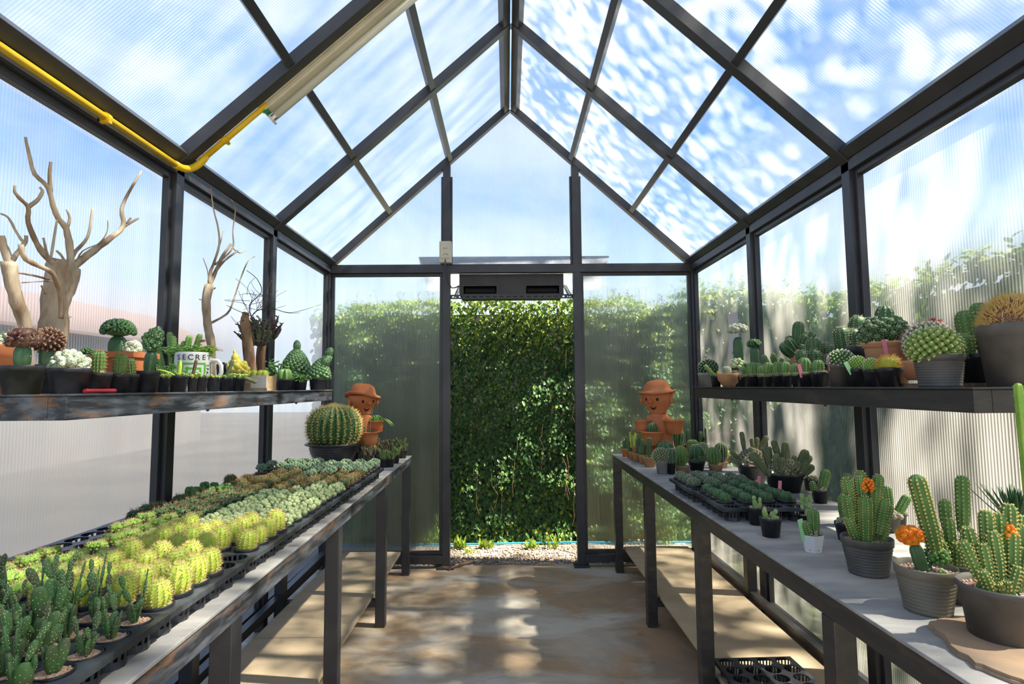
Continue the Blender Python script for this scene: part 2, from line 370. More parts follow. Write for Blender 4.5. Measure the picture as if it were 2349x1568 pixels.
def hedge(name, label, P, nx, L0, L1, hgt, dens, lw=.032, bumpy=.10, seed=1, group=None, topseed=None):
    """creeper wall: P(u) ground point, nx outward normal, leaves hanging over its face and top"""
    rr = random.Random(seed); nx = V(nx)
    o = thing(name, label, 'hedge')
    a, c = P(L0), P(L1); w = MB()
    plate(w, [a - nx * .05, c - nx * .05, c - nx * .05 + V((0, 0, hgt - .10)), a - nx * .05 + V((0, 0, hgt - .10))], -nx, .15); w.build('wall', BACKW, o)
    fl = MB(); ln = abs(L1 - L0); N = int(dens * ln * hgt)
    bp = lambda u, z: .5 + .5 * mnoise.noise(V((u * 2.2, z * 2.2, seed * 3.1))) + .35 * mnoise.noise(V((u * 7, z * 7, seed)))
    for i in range(N):
        u = rr.uniform(min(L0, L1), max(L0, L1)); z = rr.uniform(-.01, hgt + .02)
        top = hgt + .07 * mnoise.noise(V((u * 3, 1, seed))) + .03 * mnoise.noise(V((u * 13, 1, seed)))
        if z > top: continue
        k = bp(u, z); dpt = bumpy * k * rr.uniform(.3, 1.0) + (.10 * max(0, (z - hgt + .45) / .45) * rr.random())
        p = P(u) + nx * dpt + V((0, 0, z))
        sd = nx.cross(V((0, 0, 1)))
        d = V((0, 0, -1)) + nx * rr.uniform(.1, .9) + sd * rr.uniform(-.9, .9)
        nn = nx + V((rr.uniform(-.6, .6), rr.uniform(-.6, .6), rr.uniform(-.2, .8)))
        s = lw * rr.uniform(.65, 1.25)
        y = rr.random() < (.07 + .75 * max(0, (z - (top - .5)) / .5) + (.22 if z < .12 else 0))  # yellow share grows upwards, putting the sunlit top band into leaf colour
        leaf(fl, p, d, nn, s, s * .34, 1 if y else 0)
    for i in range(int(ln * 60)):                                       # sprigs above the top
        u = rr.uniform(min(L0, L1), max(L0, L1)); top = hgt + .07 * mnoise.noise(V((u * 3, 1, seed)))
        base = P(u) + nx * rr.uniform(-.06, .14) + V((0, 0, top - .08)); h = rr.uniform(.05, .19)
        tip = base + V((rr.uniform(-.06, .06), rr.uniform(-.04, .04), h)); tube(fl, [base, (base + tip) / 2 + V((.006, 0, 0)), tip], [.0018, .0014, .0007], 4, 2)
        for j in range(7):
            q = base.lerp(tip, j / 6); leaf(fl, q, V((rr.uniform(-1, 1), rr.uniform(-1, 1), rr.uniform(-.2, .8))), (rr.uniform(-.3, .3), rr.uniform(-.5, .3), 1), lw * .85, lw * .3, 1 if rr.random() < .7 else 0)
    fl.build('foliage', [LEAF, LEAFY, TWIG], o)
    st = MB()
    for i in range(int(ln * 14)):
        u = rr.uniform(min(L0, L1), max(L0, L1)); z = rr.uniform(.5, hgt); pts = []
        for j in range(6): pts.append(P(u + rr.uniform(-.03, .03)) + nx * (bumpy * .75 + rr.uniform(0, .03)) + V((0, 0, z - j * rr.uniform(.05, .1))))
        tube(st, pts, .0015, 4)
    s = st.build('vines', TWIG, o); s['kind'] = 'stuff'
    return o
hedge('creeper_wall', 'wall densely covered in small dark green creeper leaves behind the open doorway', lambda u: V((u, 4.66, -.01)), (0, -1, 0), -1.3, 1.3, 1.93, 5600, bumpy=.16, seed=2)
hedge('creeper_wall', 'leafy creeper wall continuing past the left back panel, seen blurred through it', lambda u: V((u, 4.70, -.01)), (0, -1, 0), -1.62, -1.32, 1.85, 2400, lw=.055, seed=4)
hedge('creeper_wall', 'leafy creeper wall continuing past the right back panel, seen blurred through it', lambda u: V((u, 4.70, -.01)), (0, -1, 0), 1.32, 2.55, 2.0, 1700, lw=.055, seed=5)
hedge('garden_hedge', 'tall green hedge running along outside the right wall of the greenhouse', lambda u: V((2.95, u, -.01)), (-1, 0, 0), -1.5, 7.0, 1.95, 900, lw=.07, bumpy=.22, seed=6)
# weeds at the foot of the creeper
rr = random.Random(9)
for i, (x, y, h, lb) in enumerate(((-.40, 4.46, .11, 'bright green weed sprouting from the gravel beside the left door post'), (-.30, 4.34, .05, 'low grassy weed in the gravel inside the doorway, left'), (.30, 4.44, .12, 'upright grass tuft at the foot of the creeper near the right door post'),
                                   (.14, 4.45, .08, 'young leafy weed by the blue hose, right of the doorway middle'), (-.20, 4.47, .08, 'leafy weed by the blue hose, left of the doorway middle'))):
    b = MB()
    for j in range(26):
        a = rr.uniform(0, 6.28); l_ = h * rr.uniform(.5, 1.1); s = rr.uniform(.2, .7)
        leaf(b, (rr.uniform(-.05, .05), rr.uniform(-.02, .02), -.012), (cos(a) * s, sin(a) * s, 1), (cos(a), sin(a), .3), l_, .005 if i in (1, 2) else .011)
    o = tag(b.build('weed', LEAFY), lb, 'weed', 'weeds at the foot of the creeper wall'); o.location = (x, y, 0)
# blue hose
b = MB(); tube(b, [V((x, 4.555 + .012 * sin(x * 4), .002)) for x in [-1.6 + .15 * i for i in range(22)]], .0075, 8)
tag(b.build('water_hose', mat('blue_pipe', (.02, .28, .50), .4), smooth=True), 'thin blue water pipe lying along the foot of the creeper wall', 'pipe')
# tree over the right slope
t = thing('shade_tree', 'leafy tree overhanging the right roof slope and throwing dappled shade', 'tree', (3.9, 1.6, 0))
b = MB(); tube(b, [(2.9, .6, -.05), (2.7, .5, 1.6), (2.1, .4, 3.4), (1.0, .3, 5.0), (-.3, .2, 6.4)], [.16, .13, .11, .09, .04], 10)
for i in range(16):
    a = i * 2.4; z = 3.6 + i * .14; z += 1.0; tube(b, [(.9, .3, z), (.5 + cos(a) * .8, .2 + sin(a) * 1.1, z + .5), (-.2 + cos(a) * 1.5, .1 + sin(a) * 2.0, z + 1.0)], [.035, .02, .008], 6)
b.build('trunk', TWIG, t, smooth=True)
rr = random.Random(21); b = MB()
cl = []
for i in range(620):
    c_ = (rr.uniform(-2.3, 1.6), rr.uniform(-2.9, 2.1), rr.uniform(4.7, 7.2), rr.uniform(.10, .34))
    if 3.9 + c_[0] - (c_[2] - .8) * .70 > .45 and c_[1] + 1.6 < 2.3 and rr.random() < .75: continue
    xh_ = 3.9 + c_[0] - (c_[2] - .8) * .70
    if xh_ < -.45 and c_[1] + 1.6 < 2.6 and rr.random() < .55: continue
    cl.append(c_)
for (x, y, z, s) in cl:
    for j in range(26):
        p = V((x + rr.gauss(0, s), y + rr.gauss(0, s), z + rr.gauss(0, s * .7)))
        leaf(b, p, (rr.uniform(-1, 1), rr.uniform(-1, 1), rr.uniform(-1, .3)), (rr.uniform(-.6, .6), rr.uniform(-.6, .6), 1), rr.uniform(.06, .11), .024)
b.build('crown', LEAFT, t)
# neighbouring house far to the left
h = thing('neighbouring_house', 'long pale house with a faded red roof beyond the left wall, seen blurred through it', 'building', (-7.5, 5, 0))
b = MB(); box(b, -2, 0, -7, 9, -.02, 2.2); b.build('wall', mat('pale_render', (.11, .107, .105), .9, (.09, .082, .08), .8, 4), h)
b = MB(); plate(b, [(.35, -7.3, 2.15), (.35, 9.3, 2.15), (-1.2, 9.3, 2.95), (-1.2, -7.3, 2.95)], (0, 0, 1), .05); b.build('roof', mat('faded_red_roof', (.12, .09, .086), .9), h)
WM = mat('dull_window', (.20, .24, .27), .3)
for y in (-5, -2, 1.2, 4.5): b = MB(); box(b, .0, .02, y, y + 1.1, .9, 1.8); b.build('window', WM, h)

# ------------------------------------------------------------------ over the door
WHITE = mat('white_paint', (.72, .72, .70), .5); DARKIN = mat('dark_inside', (.012, .012, .012), .8)
CREAM = mat('cream_plastic', (.68, .63, .50), .4, (.60, .56, .46), 12, 4)
YEL = mat('yellow_conduit', (.80, .52, .01), .35, (.72, .45, .01), 7, 3)
t = thing('ventilation_box', 'dark grey metal box with two rectangular slots fixed above the doorway', 'ventilation box', (0, 0, 0))
b = MB(); X0, X1, Z0, Z1, Y0 = -.370, .372, 1.874, 2.022, 4.004
sl1 = (-.340, -.105); sl2 = (.105, .340); za, zb = 1.880, 1.935
box(b, X0, sl1[0], Y0, Y0 + .004, Z0, Z1); box(b, sl1[1], sl2[0], Y0, Y0 + .004, Z0, Z1); box(b, sl2[1], X1, Y0, Y0 + .004, Z0, Z1)
for a, c in (sl1, sl2): box(b, a, c, Y0, Y0 + .004, zb, Z1); box(b, a, c, Y0, Y0 + .004, Z0, za)
box(b, X0, X1, Y0 + .004, Y0 + .30, Z1 - .004, Z1); box(b, X0, X1, Y0 + .004, Y0 + .30, Z0, Z0 + .003)
box(b, X0, X0 + .004, Y0 + .004, Y0 + .30, Z0, Z1); box(b, X1 - .004, X1, Y0 + .004, Y0 + .30, Z0, Z1); box(b, X0, X1, Y0 + .29, Y0 + .30, Z0, Z1)
BOXM = mat('grey_box_paint', (.040, .038, .038), .5, (.055, .05, .048), 8, 4)
b.build('casing', BOXM, t)
for a, c in (sl1, sl2):
    f = MB(); q = .006
    box(f, a - q, c + q, Y0 - .006, Y0, zb, zb + q); box(f, a - q, a, Y0 - .006, Y0, Z0, zb); box(f, c, c + q, Y0 - .006, Y0, Z0, zb)
    f.build('slot_trim', SCUFF, t)
    f = MB(); tube(f, [(a + .01, Y0 + .05, 1.908), (c - .01, Y0 + .05, 1.908)], .022, 12); f.build('roller', DARKIN, t)
for x in (-.022, .018):
    for z in (1.886, 1.990): f = MB(); lathe(f, [(.006, 0), (.006, .003)], 10); f.v = [(x + p[0], Y0 - p[2], z + p[1]) for p in f.v]; f.build('bolt', STEEL, t)
def perforated(b, p, q, w, nslots, slotw=.028, sloth=.009, nrm=(0, -1, 0), th=.003):
    """flat strip with a row of slots"""
    p, q = V(p), V(q); d = q - p; L = d.length; d.normalize(); nrm = V(nrm); u = nrm.cross(d).normalized(); st = L / nslots
    def pl(a, c, e, f): plate(b, [p + d * a + u * e, p + d * c + u * e, p + d * c + u * f, p + d * a + u * f], nrm, th)
    pl(0, L, -w / 2, -sloth / 2); pl(0, L, sloth / 2, w / 2); x = 0
    for i in range(nslots):
        c = (i + .5) * st; pl(x, c - slotw / 2, -sloth / 2, sloth / 2); x = c + slotw / 2
    pl(x, L, -sloth / 2, sloth / 2)
b = MB(); perforated(b, (-.430, 3.999, 1.857), (.435, 3.999, 1.857), .030, 18)
box(b, -.43, .435, 4.0, 4.03, 1.870, 1.8735)
tag(b.build('slotted_angle_bar', STEEL), 'slotted dark steel angle bar spanning the doorway under the ventilation box', 'metal bar')
b = MB(); plate(b, [(-.66, 4.01, 2.145), (.70, 4.01, 2.145), (.70, 4.50, 1.985), (-.66, 4.50, 1.985)], (0, 0, 1), .004)
aw = thing('awning', 'white sheet canopy sloping out over the doorway outside', 'awning'); b.build('sheet', leafmat('white_awning_sheet', (.72, .74, .76), (.74, .76, .78), .6), aw)
for x in (-.408, .412):
    b = MB(); perforated(b, (x, 4.40, 2.008), (x, 4.02, 1.86), .022, 8, nrm=(1 if x < 0 else -1, 0, 0)); perforated(b, (x + .012, 4.40, 2.008), (x + .012, 4.02, 1.86), .022, 8, nrm=(0, -.36, .93)); b.build('bracket', STEEL, aw)
# socket box
t = thing('socket_box', 'cream surface-mounted double socket box on the left door post above the beam', 'socket', (-.459, 3.95, 2.085))
b = MB(); box(b, -.042, .042, -.045, 0, 0, .152); bevel(b.build('body', CREAM, t), .004, 2)
b = MB(); box(b, -.034, .034, -.052, -.0455, .03, .142); fp = bevel(b.build('faceplate', CREAM, t), .002, 2)
b = MB()
for x in (-.008, .010): box(b, x - .002, x + .002, -.0535, -.052, .095, .103)
for k in range(7):
    a = pi * k / 6; box(b, .002 + .014 * cos(a) - .0015, .002 + .014 * cos(a) + .0015, -.0535, -.052, .050 + .009 * sin(a), .054 + .009 * sin(a))
b.build('socket_holes', DARKIN, t)
CORD = mat('grey_cable', (.05, .05, .052), .5)
b = MB(); tube(b, [V((-.459, 3.905, 2.105)), V((-.459, 3.90, 2.06)), V((-.452, 3.93, 1.99)), V((-.44, 3.945, 1.945)), V((-.42, 3.96, 1.915)), V((-.395, 3.975, 1.92)), V((-.372, 4.0, 1.935))], .0045, 8)
tag(b.build('power_cable', CORD, smooth=True), 'grey power cable looping from the socket box to the ventilation box', 'cable')
# yellow conduit and tube light
c0 = at(0, 97, -1.236, 0); c1 = at(270, 280, -1.236, 0); ey = 2.085
e0 = V((-1.236, ey - .03, c1.z - .004)); gp = lambda t, o=0.0, y=2.15: V((-WX * (1 - t), y, ZE + (ZR - ZE) * t)) + V((-sin(sl_), 0, cos(sl_))) * o
con = thing('conduit', 'yellow plastic conduit running along the left eave and up the rafter to the tube light', 'conduit')
zz = 2.043
b = MB(); tube(b, [(-1.247, -.65, zz), (-1.247, .8, zz), (-1.247, 2.06, zz)], .0115, 12); b.build('pipe', YEL, con, smooth=True)
b = MB(); st_, en_ = gp(.035, -.006, 2.152), gp(.235, -.006, 2.152); tube(b, [st_, en_], .0115, 12); b.build('pipe', YEL, con, smooth=True)
b = MB(); pts = []; A_, B_, D_ = V((-1.247, 2.04, zz)), V((-1.247, 2.150, zz - .006)), gp(.055, -.006, 2.152)
for i in range(9):
    s = i / 8; pts.append(A_ * (1 - s) ** 2 + B_ * 2 * s * (1 - s) + D_ * s * s)
tube(b, pts, .0135, 12); b.build('elbow', YEL, con, smooth=True)
for p, d in ((V((-1.247, 1.68, zz)), 'y'), (V((-1.247, .9, zz)), 'y'), (gp(.11, -.006, 2.152), 's')):
    b = MB(); dv = V((0, 1, 0)) if d == 'y' else (en_ - st_).normalized()
    tube(b, [p - dv * .009, p + dv * .009], .0155, 12); q = V((-.02, 0, .004)) if d == 'y' else V((0, -.03, .003))
    bar(b, p - dv * .006, p + dv * .006, .03, .006, up=(0, 0, 1), off=-.017)
    b.build('clip', YEL, con)
FIXM = mat('aged_cream_enamel', (.60, .56, .42), .4, (.50, .46, .36), 9, 4); TUBE = mat('frosted_tube', (.62, .64, .55), .25)
fl = thing('tube_light', 'cream fluorescent tube light fixed along the left roof rafter', 'light fixture')
s0, s1 = gp(.215, 0, 2.170), gp(.93, 0, 2.170); nr = V((-sin(sl_), 0, cos(sl_))); yv = V((0, 1, 0))
def sl_bar(p, q, w, h, off): b = MB(); bar(b, p, q, w, h, nr, off=off); return b
bevel(sl_bar(s0, s1, .056, .036, .0).build('housing', FIXM, fl), .004, 2)
bevel(sl_bar(s0 + (s1 - s0) * .01, s1, .046, .022, -.022).build('cover', FIXM, fl), .005, 2)
d_ = (s1 - s0).normalized()
b = MB(); tp = s0 + d_ * .03 - nr * .038 + yv * .022; tube(b, [tp, s1 - nr * .038 + yv * .022], .0150, 14); b.build('tube', TUBE, fl, smooth=True)
b = MB(); tube(b, [tp - d_ * .016, tp + d_ * .004], .0138, 14); b.build('tube_cap', mat('tin_cap', (.5, .48, .42), .3, metal=.8), fl)
b = MB(); bar(b, s0 + d_ * .004 + yv * .022, s0 + d_ * .014 + yv * .022, .034, .055, nr, off=-.056); b.build('tube_holder', WHITE, fl)
b = MB(); bar(b, s0 + d_ * .006 - yv * .012, s0 + d_ * .026 - yv * .012, .016, .016, nr, off=-.034); b.build('starter', mat('green_starter', (.01, .22, .07), .4), fl)
# paper on the right wall
pm = mat('note_paper', (.80, .76, .76), .8); q = [at(1670, 722, WX + .040, 0), at(1692, 714, WX + .040, 0), at(1692, 822, WX + .040, 0), at(1672, 830, WX + .040, 0)]
t = thing('paper_note', 'pale sheet of paper with faint lines of writing taped inside the right wall', 'paper')
b = MB(); ys = sorted((q[0].y, q[1].y)); plate(b, [(WX + .0385, ys[0], q[2].z), (WX + .0385, ys[1], q[2].z), (WX + .0385, ys[1], q[1].z), (WX + .0385, ys[0], q[1].z)], (1, 0, 0), .0006); b.build('sheet', pm, t)
INK = mat('grey_ink', (.12, .12, .14), .8)
def text3(name, body, size, loc, xdir, up, m, parent, ext=.0004, align='CENTER'):
    cu = bpy.data.curves.new(name, 'FONT'); cu.body = body; cu.size = size; cu.extrude = ext; cu.align_x = align; cu.resolution_u = 2
    o = bpy.data.objects.new(name, cu); C.objects.link(o); x = V(xdir).normalized(); z = x.cross(V(up)).normalized(); y = z.cross(x)
    me_ = bpy.data.meshes.new_from_object(o); bpy.data.objects.remove(o); me_.materials.clear(); o = put(name, me_); o.matrix_world = Matrix(((x.x, y.x, z.x, loc[0]), (x.y, y.y, z.y, loc[1]), (x.z, y.z, z.z, loc[2]), (0, 0, 0, 1))); me_.materials.append(m); o.parent = parent; return o
ym = (ys[0] + ys[1]) / 2
for i, (z_, w_) in enumerate(((1.525, 'with two'), (1.405, 'of sun'), (1.36, 'weekly in'), (1.315, 'last one'))):
    text3('writing', w_, .022, (WX + .0382, ym, z_), (0, -1, 0), (0, 0, 1), INK, t)

# ------------------------------------------------------------------ tables and shelves
TZ = .765; SZ = 1.212
TOPM = mat('grey_table_board', (.30, .30, .295), .75, (.48, .465, .43), 5, 8, bump=.25, bscale=260, stretch=(1, 3, 1))
CEM = mat('cement_board', (.64, .50, .32), .85, (.50, .40, .27), 4.0, 8, lo=.38, hi=.7, stretch=(1, 2.2, 1))
def table(name, label, sg, rot, legs, fm):
    """origin at the far front foot; x runs towards the wall"""
    t = thing(name, label, 'table', (-.682 if sg < 0 else .672, 3.87, 0), rot)
    d = .562; L = 4.35; h = .05
    for y in legs:
        b = MB(); box(b, *sorted((0, sg * .05)), y - 3.87 - .025, y - 3.87 + .025, 0, TZ - .008 - h); bevel(b.build('leg', fm[1], t), .003)
        b = MB(); box(b, *sorted((sg * (d - .05), sg * d)), y - 3.87 - .025, y - 3.87 + .025, 0, TZ - .008 - h); bevel(b.build('leg', fm[1], t), .003)
        b = MB(); box(b, *sorted((sg * .05, sg * (d - .05))), y - 3.87 - .02, y - 3.87 + .02, .10, .134); b.build('crossbar', fm[1], t)
    b = MB(); box(b, *sorted((0, sg * .05)), -L, 0, TZ - .008 - h, TZ - .008); box(b, *sorted((sg * (d - .05), sg * d)), -L, 0, TZ - .008 - h, TZ - .008)
    box(b, *sorted((sg * .05, sg * (d - .05))), -.05, 0, TZ - .008 - h, TZ - .008)
    for y in legs[1:]: box(b, *sorted((sg * .05, sg * (d - .05))), y - 3.87 - .025, y - 3.87 + .025, TZ - .008 - h, TZ - .008)
    bevel(b.build('top_frame', fm[0], t), .003)
    b = MB(); box(b, *sorted((sg * (d - .045), sg * (d - .01))), -L, -.02, .14, .175); b.build('rear_rail', fm[1], t)
    b = MB(); box(b, *sorted((-sg * .004, sg * (d + .004))), -L, .004, TZ - .008, TZ); bevel(b.build('tabletop', TOPM, t), .002)
    return t
LLY = (3.84, 3.035, 2.16, 1.32, .5); RLY = (3.845, 3.00, 2.19, 1.30, .4)
table('plant_table', 'long worn dark steel table with grey top along the left wall, holding trays', -1, .017, LLY, (WORN, STEEL))
table('plant_table', 'long dark flare-tinted steel table with grey top along the right wall, holding pots', 1, 0.0, RLY, (SCUFF, SCUFF))
for sg, y0, y1, lb in ((-1, 3.115, 3.83, 'farthest cement board on the low rack under the left table'), (-1, 2.555, 3.11, 'middle cement board on the low rack under the left table'), (-1, 1.30, 2.55, 'long cement board nearest the camera under the left table'),
                       (1, 3.64, 3.90, 'short cement board at the far end of the low rack under the right table'), (1, 1.10, 3.635, 'long pale cement board on the low rack under the right table')):
    b = MB(); box(b, *sorted((sg * .738, sg * (1.165 if sg > 0 else 1.132))), y0, y1, .1345, .150); tag(bevel(b.build('cement_board', CEM), .0015), lb, 'board', 'cement boards on the low racks')
def shelf(sg, label, m):
    t = thing('wall_shelf', label, 'shelf', (sg * .952, 3.0, SZ)); d = WX - .952 - .003
    b = MB(); box(b, *sorted((sg * -.006, sg * d)), -1.805, .006, -.005, 0); bevel(b.build('shelf_board', m, t), .0015)
    b = MB(); box(b, *sorted((0, sg * .04)), -1.8, 0, -.055, -.005); box(b, *sorted((sg * (d - .04), sg * d)), -1.8, 0, -.055, -.005)
    for y in (-1.8, -.92, -.04): box(b, *sorted((sg * .04, sg * (d - .04))), y, y + .04, -.055, -.005)
    bevel(b.build('shelf_frame', m, t), .002)
    for y in (-1.2, -.45): b = MB(); blob(b, (sg * .02, y, -.056), .006, 8, 4); b.build('bolt', m, t)
    return t
shelf(-1, 'dark steel wall shelf with rust marks along the left wall, above the table', WORN)
shelf(1, 'dark flare-tinted steel wall shelf along the right wall, above the table', SCUFF)

for lb, pts in (('piece of grey split driftwood lying on the gravel beside the left door post', ((1000, 1300), (1035, 1306), (1065, 1296), (1088, 1290))), ('thin dry root lying on the ground under the left back rail', ((985, 1293), (1010, 1302), (1034, 1309)))):
    b = MB(); tube(b, [V((q.x, q.y, .010)) for q in (at(px_, py_, 0) for px_, py_ in pts)], [.006] + [.010] * (len(pts) - 2) + [.004], 7, 0, True, .25); tag(b.build('driftwood_piece', TWIG), lb, 'driftwood')

# ------------------------------------------------------------------ plant and pot makers
def spotmat(name, body, spot, scale=260, size=.32, rough=.6, body2=None):
    """body colour with small pale wool tufts in a cell pattern"""
    m = bpy.data.materials.new(name); m.use_nodes = True; n = m.node_tree.nodes; l = m.node_tree.links; b = n['Principled BSDF']
    b.inputs['Roughness'].default_value = rough
    tc = n.new('ShaderNodeTexCoord'); vo = n.new('ShaderNodeTexVoronoi'); vo.inputs['Scale'].default_value = scale; l.new(tc.outputs['Object'], vo.inputs['Vector'])
    r = n.new('ShaderNodeValToRGB'); l.new(vo.outputs['Distance'], r.inputs[0])
    e = r.color_ramp.elements; e[0].position = size * .5; e[0].color = (*spot, 1); e[1].position = size * 1.3; e[1].color = (*body, 1)
    l.new(r.outputs[0], b.inputs['Base Color'])
    bu = n.new('ShaderNodeBump'); bu.invert = True; bu.inputs['Strength'].default_value = .7; bu.inputs['Distance'].default_value = .002
    l.new(vo.outputs['Distance'], bu.inputs['Height']); l.new(bu.outputs[0], b.inputs['Normal'])
    return m
G_DARK = mat('dark_cactus_green', (.040, .105, .038), .5, (.075, .165, .055), 25, 3)
G_MID = mat('cactus_green', (.085, .20, .045), .5, (.15, .29, .07), 25, 3)
G_BRIGHT = mat('bright_cactus_green', (.20, .40, .05), .5, (.32, .50, .07), 30, 3)
G_BARREL = mat('barrel_green', (.035, .12, .035), .5, (.07, .19, .05), 18, 3)
G_YEL = mat('yellow_green_cactus', (.38, .55, .05), .5, (.58, .66, .10), 25, 3)
G_GREY = mat('grey_green_cactus', (.13, .20, .11), .6, (.20, .27, .15), 25, 3)
G_OLIVE = mat('olive_cactus', (.13, .175, .075), .6, (.20, .24, .11), 30, 3)
G_OPU = mat('opuntia_green', (.07, .17, .05), .5, (.11, .06, .06), 18, 4, lo=.46, hi=.66)
G_STOCK = mat('stock_green', (.05, .13, .05), .4, (.10, .18, .08), 20, 4, lo=.5, hi=.75)
G_JADE = mat('succulent_green', (.13, .32, .06), .4, (.24, .42, .10), 40, 2)
G_PURP = mat('purple_succulent', (.13, .045, .06), .5, (.07, .09, .05), 45, 3)
G_BROWNC = mat('purple_brown_cactus', (.10, .035, .035), .5, (.16, .09, .06), 40, 3)
DARKSUC = mat('dark_stem_green', (.06, .11, .05), .6, (.14, .09, .08), 50, 3)
WOOL = mat('white_wool', (.72, .70, .60), .9); YSP = mat('yellow_spines', (.72, .58, .20), .7); OSP = mat('orange_spines', (.62, .27, .06), .7)
TSP = mat('tan_spines', (.45, .27, .12), .7); RSP = mat('reddish_spines', (.40, .15, .08), .7); PALE = mat('pale_spines', (.75, .68, .45), .8)
MOON = mat('orange_moon_cactus', (.90, .22, .01), .5, (.95, .36, .02), 60, 2); REDF = mat('red_flower', (.55, .06, .05), .6)
THIM = spotmat('thimble_cactus', (.34, .46, .16), (.80, .80, .60), 330, .42)
THIMG = spotmat('grey_thimble_cactus', (.18, .30, .15), (.62, .68, .52), 380, .36)
MAMM = spotmat('mound_cactus', (.05, .16, .04), (.58, .64, .45), 200, .34)
GCAP = spotmat('green_graft_cap', (.035, .13, .03), (.35, .50, .25), 420, .30)
WHITEC = spotmat('white_woolly_cactus', (.20, .30, .14), (.80, .78, .66), 300, .55)
ORCL = spotmat('orange_crested_cactus', (.45, .22, .08), (.75, .50, .28), 350, .4)
BLK = mat('black_plastic_pot', (.022, .022, .026), .42, (.09, .092, .10), 14, 7, lo=.5, hi=.80, bump=.05, bscale=80)
BLK2 = mat('black_nursery_plastic', (.017, .018, .021), .36, (.055, .058, .065), 20, 6, lo=.5, hi=.85)
GRYP = mat('grey_plastic_pot', (.085, .080, .070), .55, (.15, .14, .12), 10, 5)
GRYL = mat('light_grey_pot', (.22, .23, .21), .7, (.40, .40, .36), 9, 6)
TER = mat('terracotta', (.52, .165, .055), .75, (.60, .22, .09), 8, 6, bump=.1, bscale=120); TERL = mat('pale_terracotta', (.66, .32, .17), .8, (.70, .38, .22), 8, 6)
TERB = mat('brown_orange_clay', (.50, .25, .11), .7, (.58, .31, .15), 9, 5)
TAN = mat('tan_plastic_pot', (.46, .29, .17), .6, (.52, .34, .21), 9, 4); WHP = mat('white_plastic_pot', (.78, .78, .76), .35)
PINK = mat('pink_plastic_tag', (.85, .25, .36), .4); YTAG = mat('yellow_plastic_tag', (.85, .68, .02), .4); GTAG = mat('pale_green_tag', (.40, .80, .38), .4); CTAG = mat('cream_plastic_tag', (.85, .80, .55), .4)
GRAV = mat('orange_gravel', (.58, .34, .19), .85, (.70, .52, .38), 160, 2, lo=.42, hi=.55, bump=.8, bscale=260)
GRAVP = [mat('pink_pebbles', (.72, .52, .42), .8), mat('white_pebbles', (.78, .70, .62), .8), mat('rust_pebbles', (.50, .27, .15), .8)]
SOIL = mat('dark_soil', (.07, .045, .03), .95, bump=.6, bscale=120)
WOODD = mat('grey_driftwood', (.26, .17, .10), .85, (.58, .48, .36), 22, 9, lo=.36, hi=.60, bump=1.0, bscale=70, stretch=(1, 1, .25))
WOODB = mat('brown_driftwood', (.14, .075, .04), .9, (.40, .25, .15), 26, 8, lo=.38, hi=.62, bump=1.0, bscale=45, stretch=(1, 1, .2))
TWIGM = mat('dark_twig_bark', (.10, .065, .045), .85)

def smooth01(x): x = max(0, min(1, x)); return x * x * (3 - 2 * x)
def column(b, base, d, L, Rd, ribs=7, depth=.28, narrow=.7, seg=10, per=4, bend=(0, 0, 0), ball=False, wool=.0014, step=.009, spn=0, spl=.006, spw=.0004, mi=0, wi=1, si=2, rr=random, t0=.0):
    base = V(base); d = V(d).normalized(); bend = V(bend); s, u = frame_of(d); m = ribs * per; ph = rr.uniform(0, 6)
    tc = 1 - min(.5, 1.15 * Rd / L)
    def rad(t):
        if ball: q = .10 + .90 * t; return Rd * max(0, 1 - abs(2 * q - 1) ** 2.4) ** (1 / 2.4)
        r = narrow + (1 - narrow) * smooth01(t / .4)
        if t > tc: r *= sqrt(max(0, 1 - ((t - tc) / (1 - tc)) ** 2))
        return Rd * r
    def ctr(t): return base + d * (L * t) + bend * (L * t * t)
    fac = [1 - depth * (.5 - .5 * cos(2 * pi * k / per)) for k in range(per)] if per > 2 else [1, 1 - depth]
    vs = []; ts = [1 - (1 - i / seg) ** 1.6 for i in range(seg)]
    for t in ts:
        r = rad(t); c = ctr(t)
        for j in range(m): a = 2 * pi * j / m + ph; q = r * fac[j % per]; vs.append(c + s * (cos(a) * q) + u * (sin(a) * q))
    vs.append(ctr(1.0) - d * Rd * .06); fs = [(i * m + j, i * m + (j + 1) % m, (i + 1) * m + (j + 1) % m, (i + 1) * m + j) for i in range(seg - 1) for j in range(m)]
    fs += [(len(vs) - 1, (seg - 1) * m + j, (seg - 1) * m + (j + 1) % m) for j in range(m)]
    b.add(vs, fs, mi)
    if wool or spn:
        k = max(3, int(L * (1.15 if ball else 1) / step))
        for i in range(k):
            t = (i + .6) / k; t = 1 - (1 - t) ** (1.25 if ball else 1.05)
            if t > .985 or t < t0: continue
            r = rad(t); r2 = rad(min(1, t + .02)); c = ctr(t); sl = (r - r2) / (.02 * L)
            for j in range(ribs):
                a = 2 * pi * (j * per) / m + ph; o = s * cos(a) + u * sin(a); p = c + o * r * 1.0; nn = (o + d * sl).normalized()
                if wool: octa(b, p + nn * wool * .2, wool * rr.uniform(.8, 1.2), wi)
                for q in range(spn):
                    v = nn * rr.uniform(.35, 1) + s * rr.uniform(-.8, .8) + u * rr.uniform(-.8, .8) + d * rr.uniform(-.8, .8); spike(b, p, v, spl * rr.uniform(.7, 1.2), spw, si)
    return ctr(1.0)
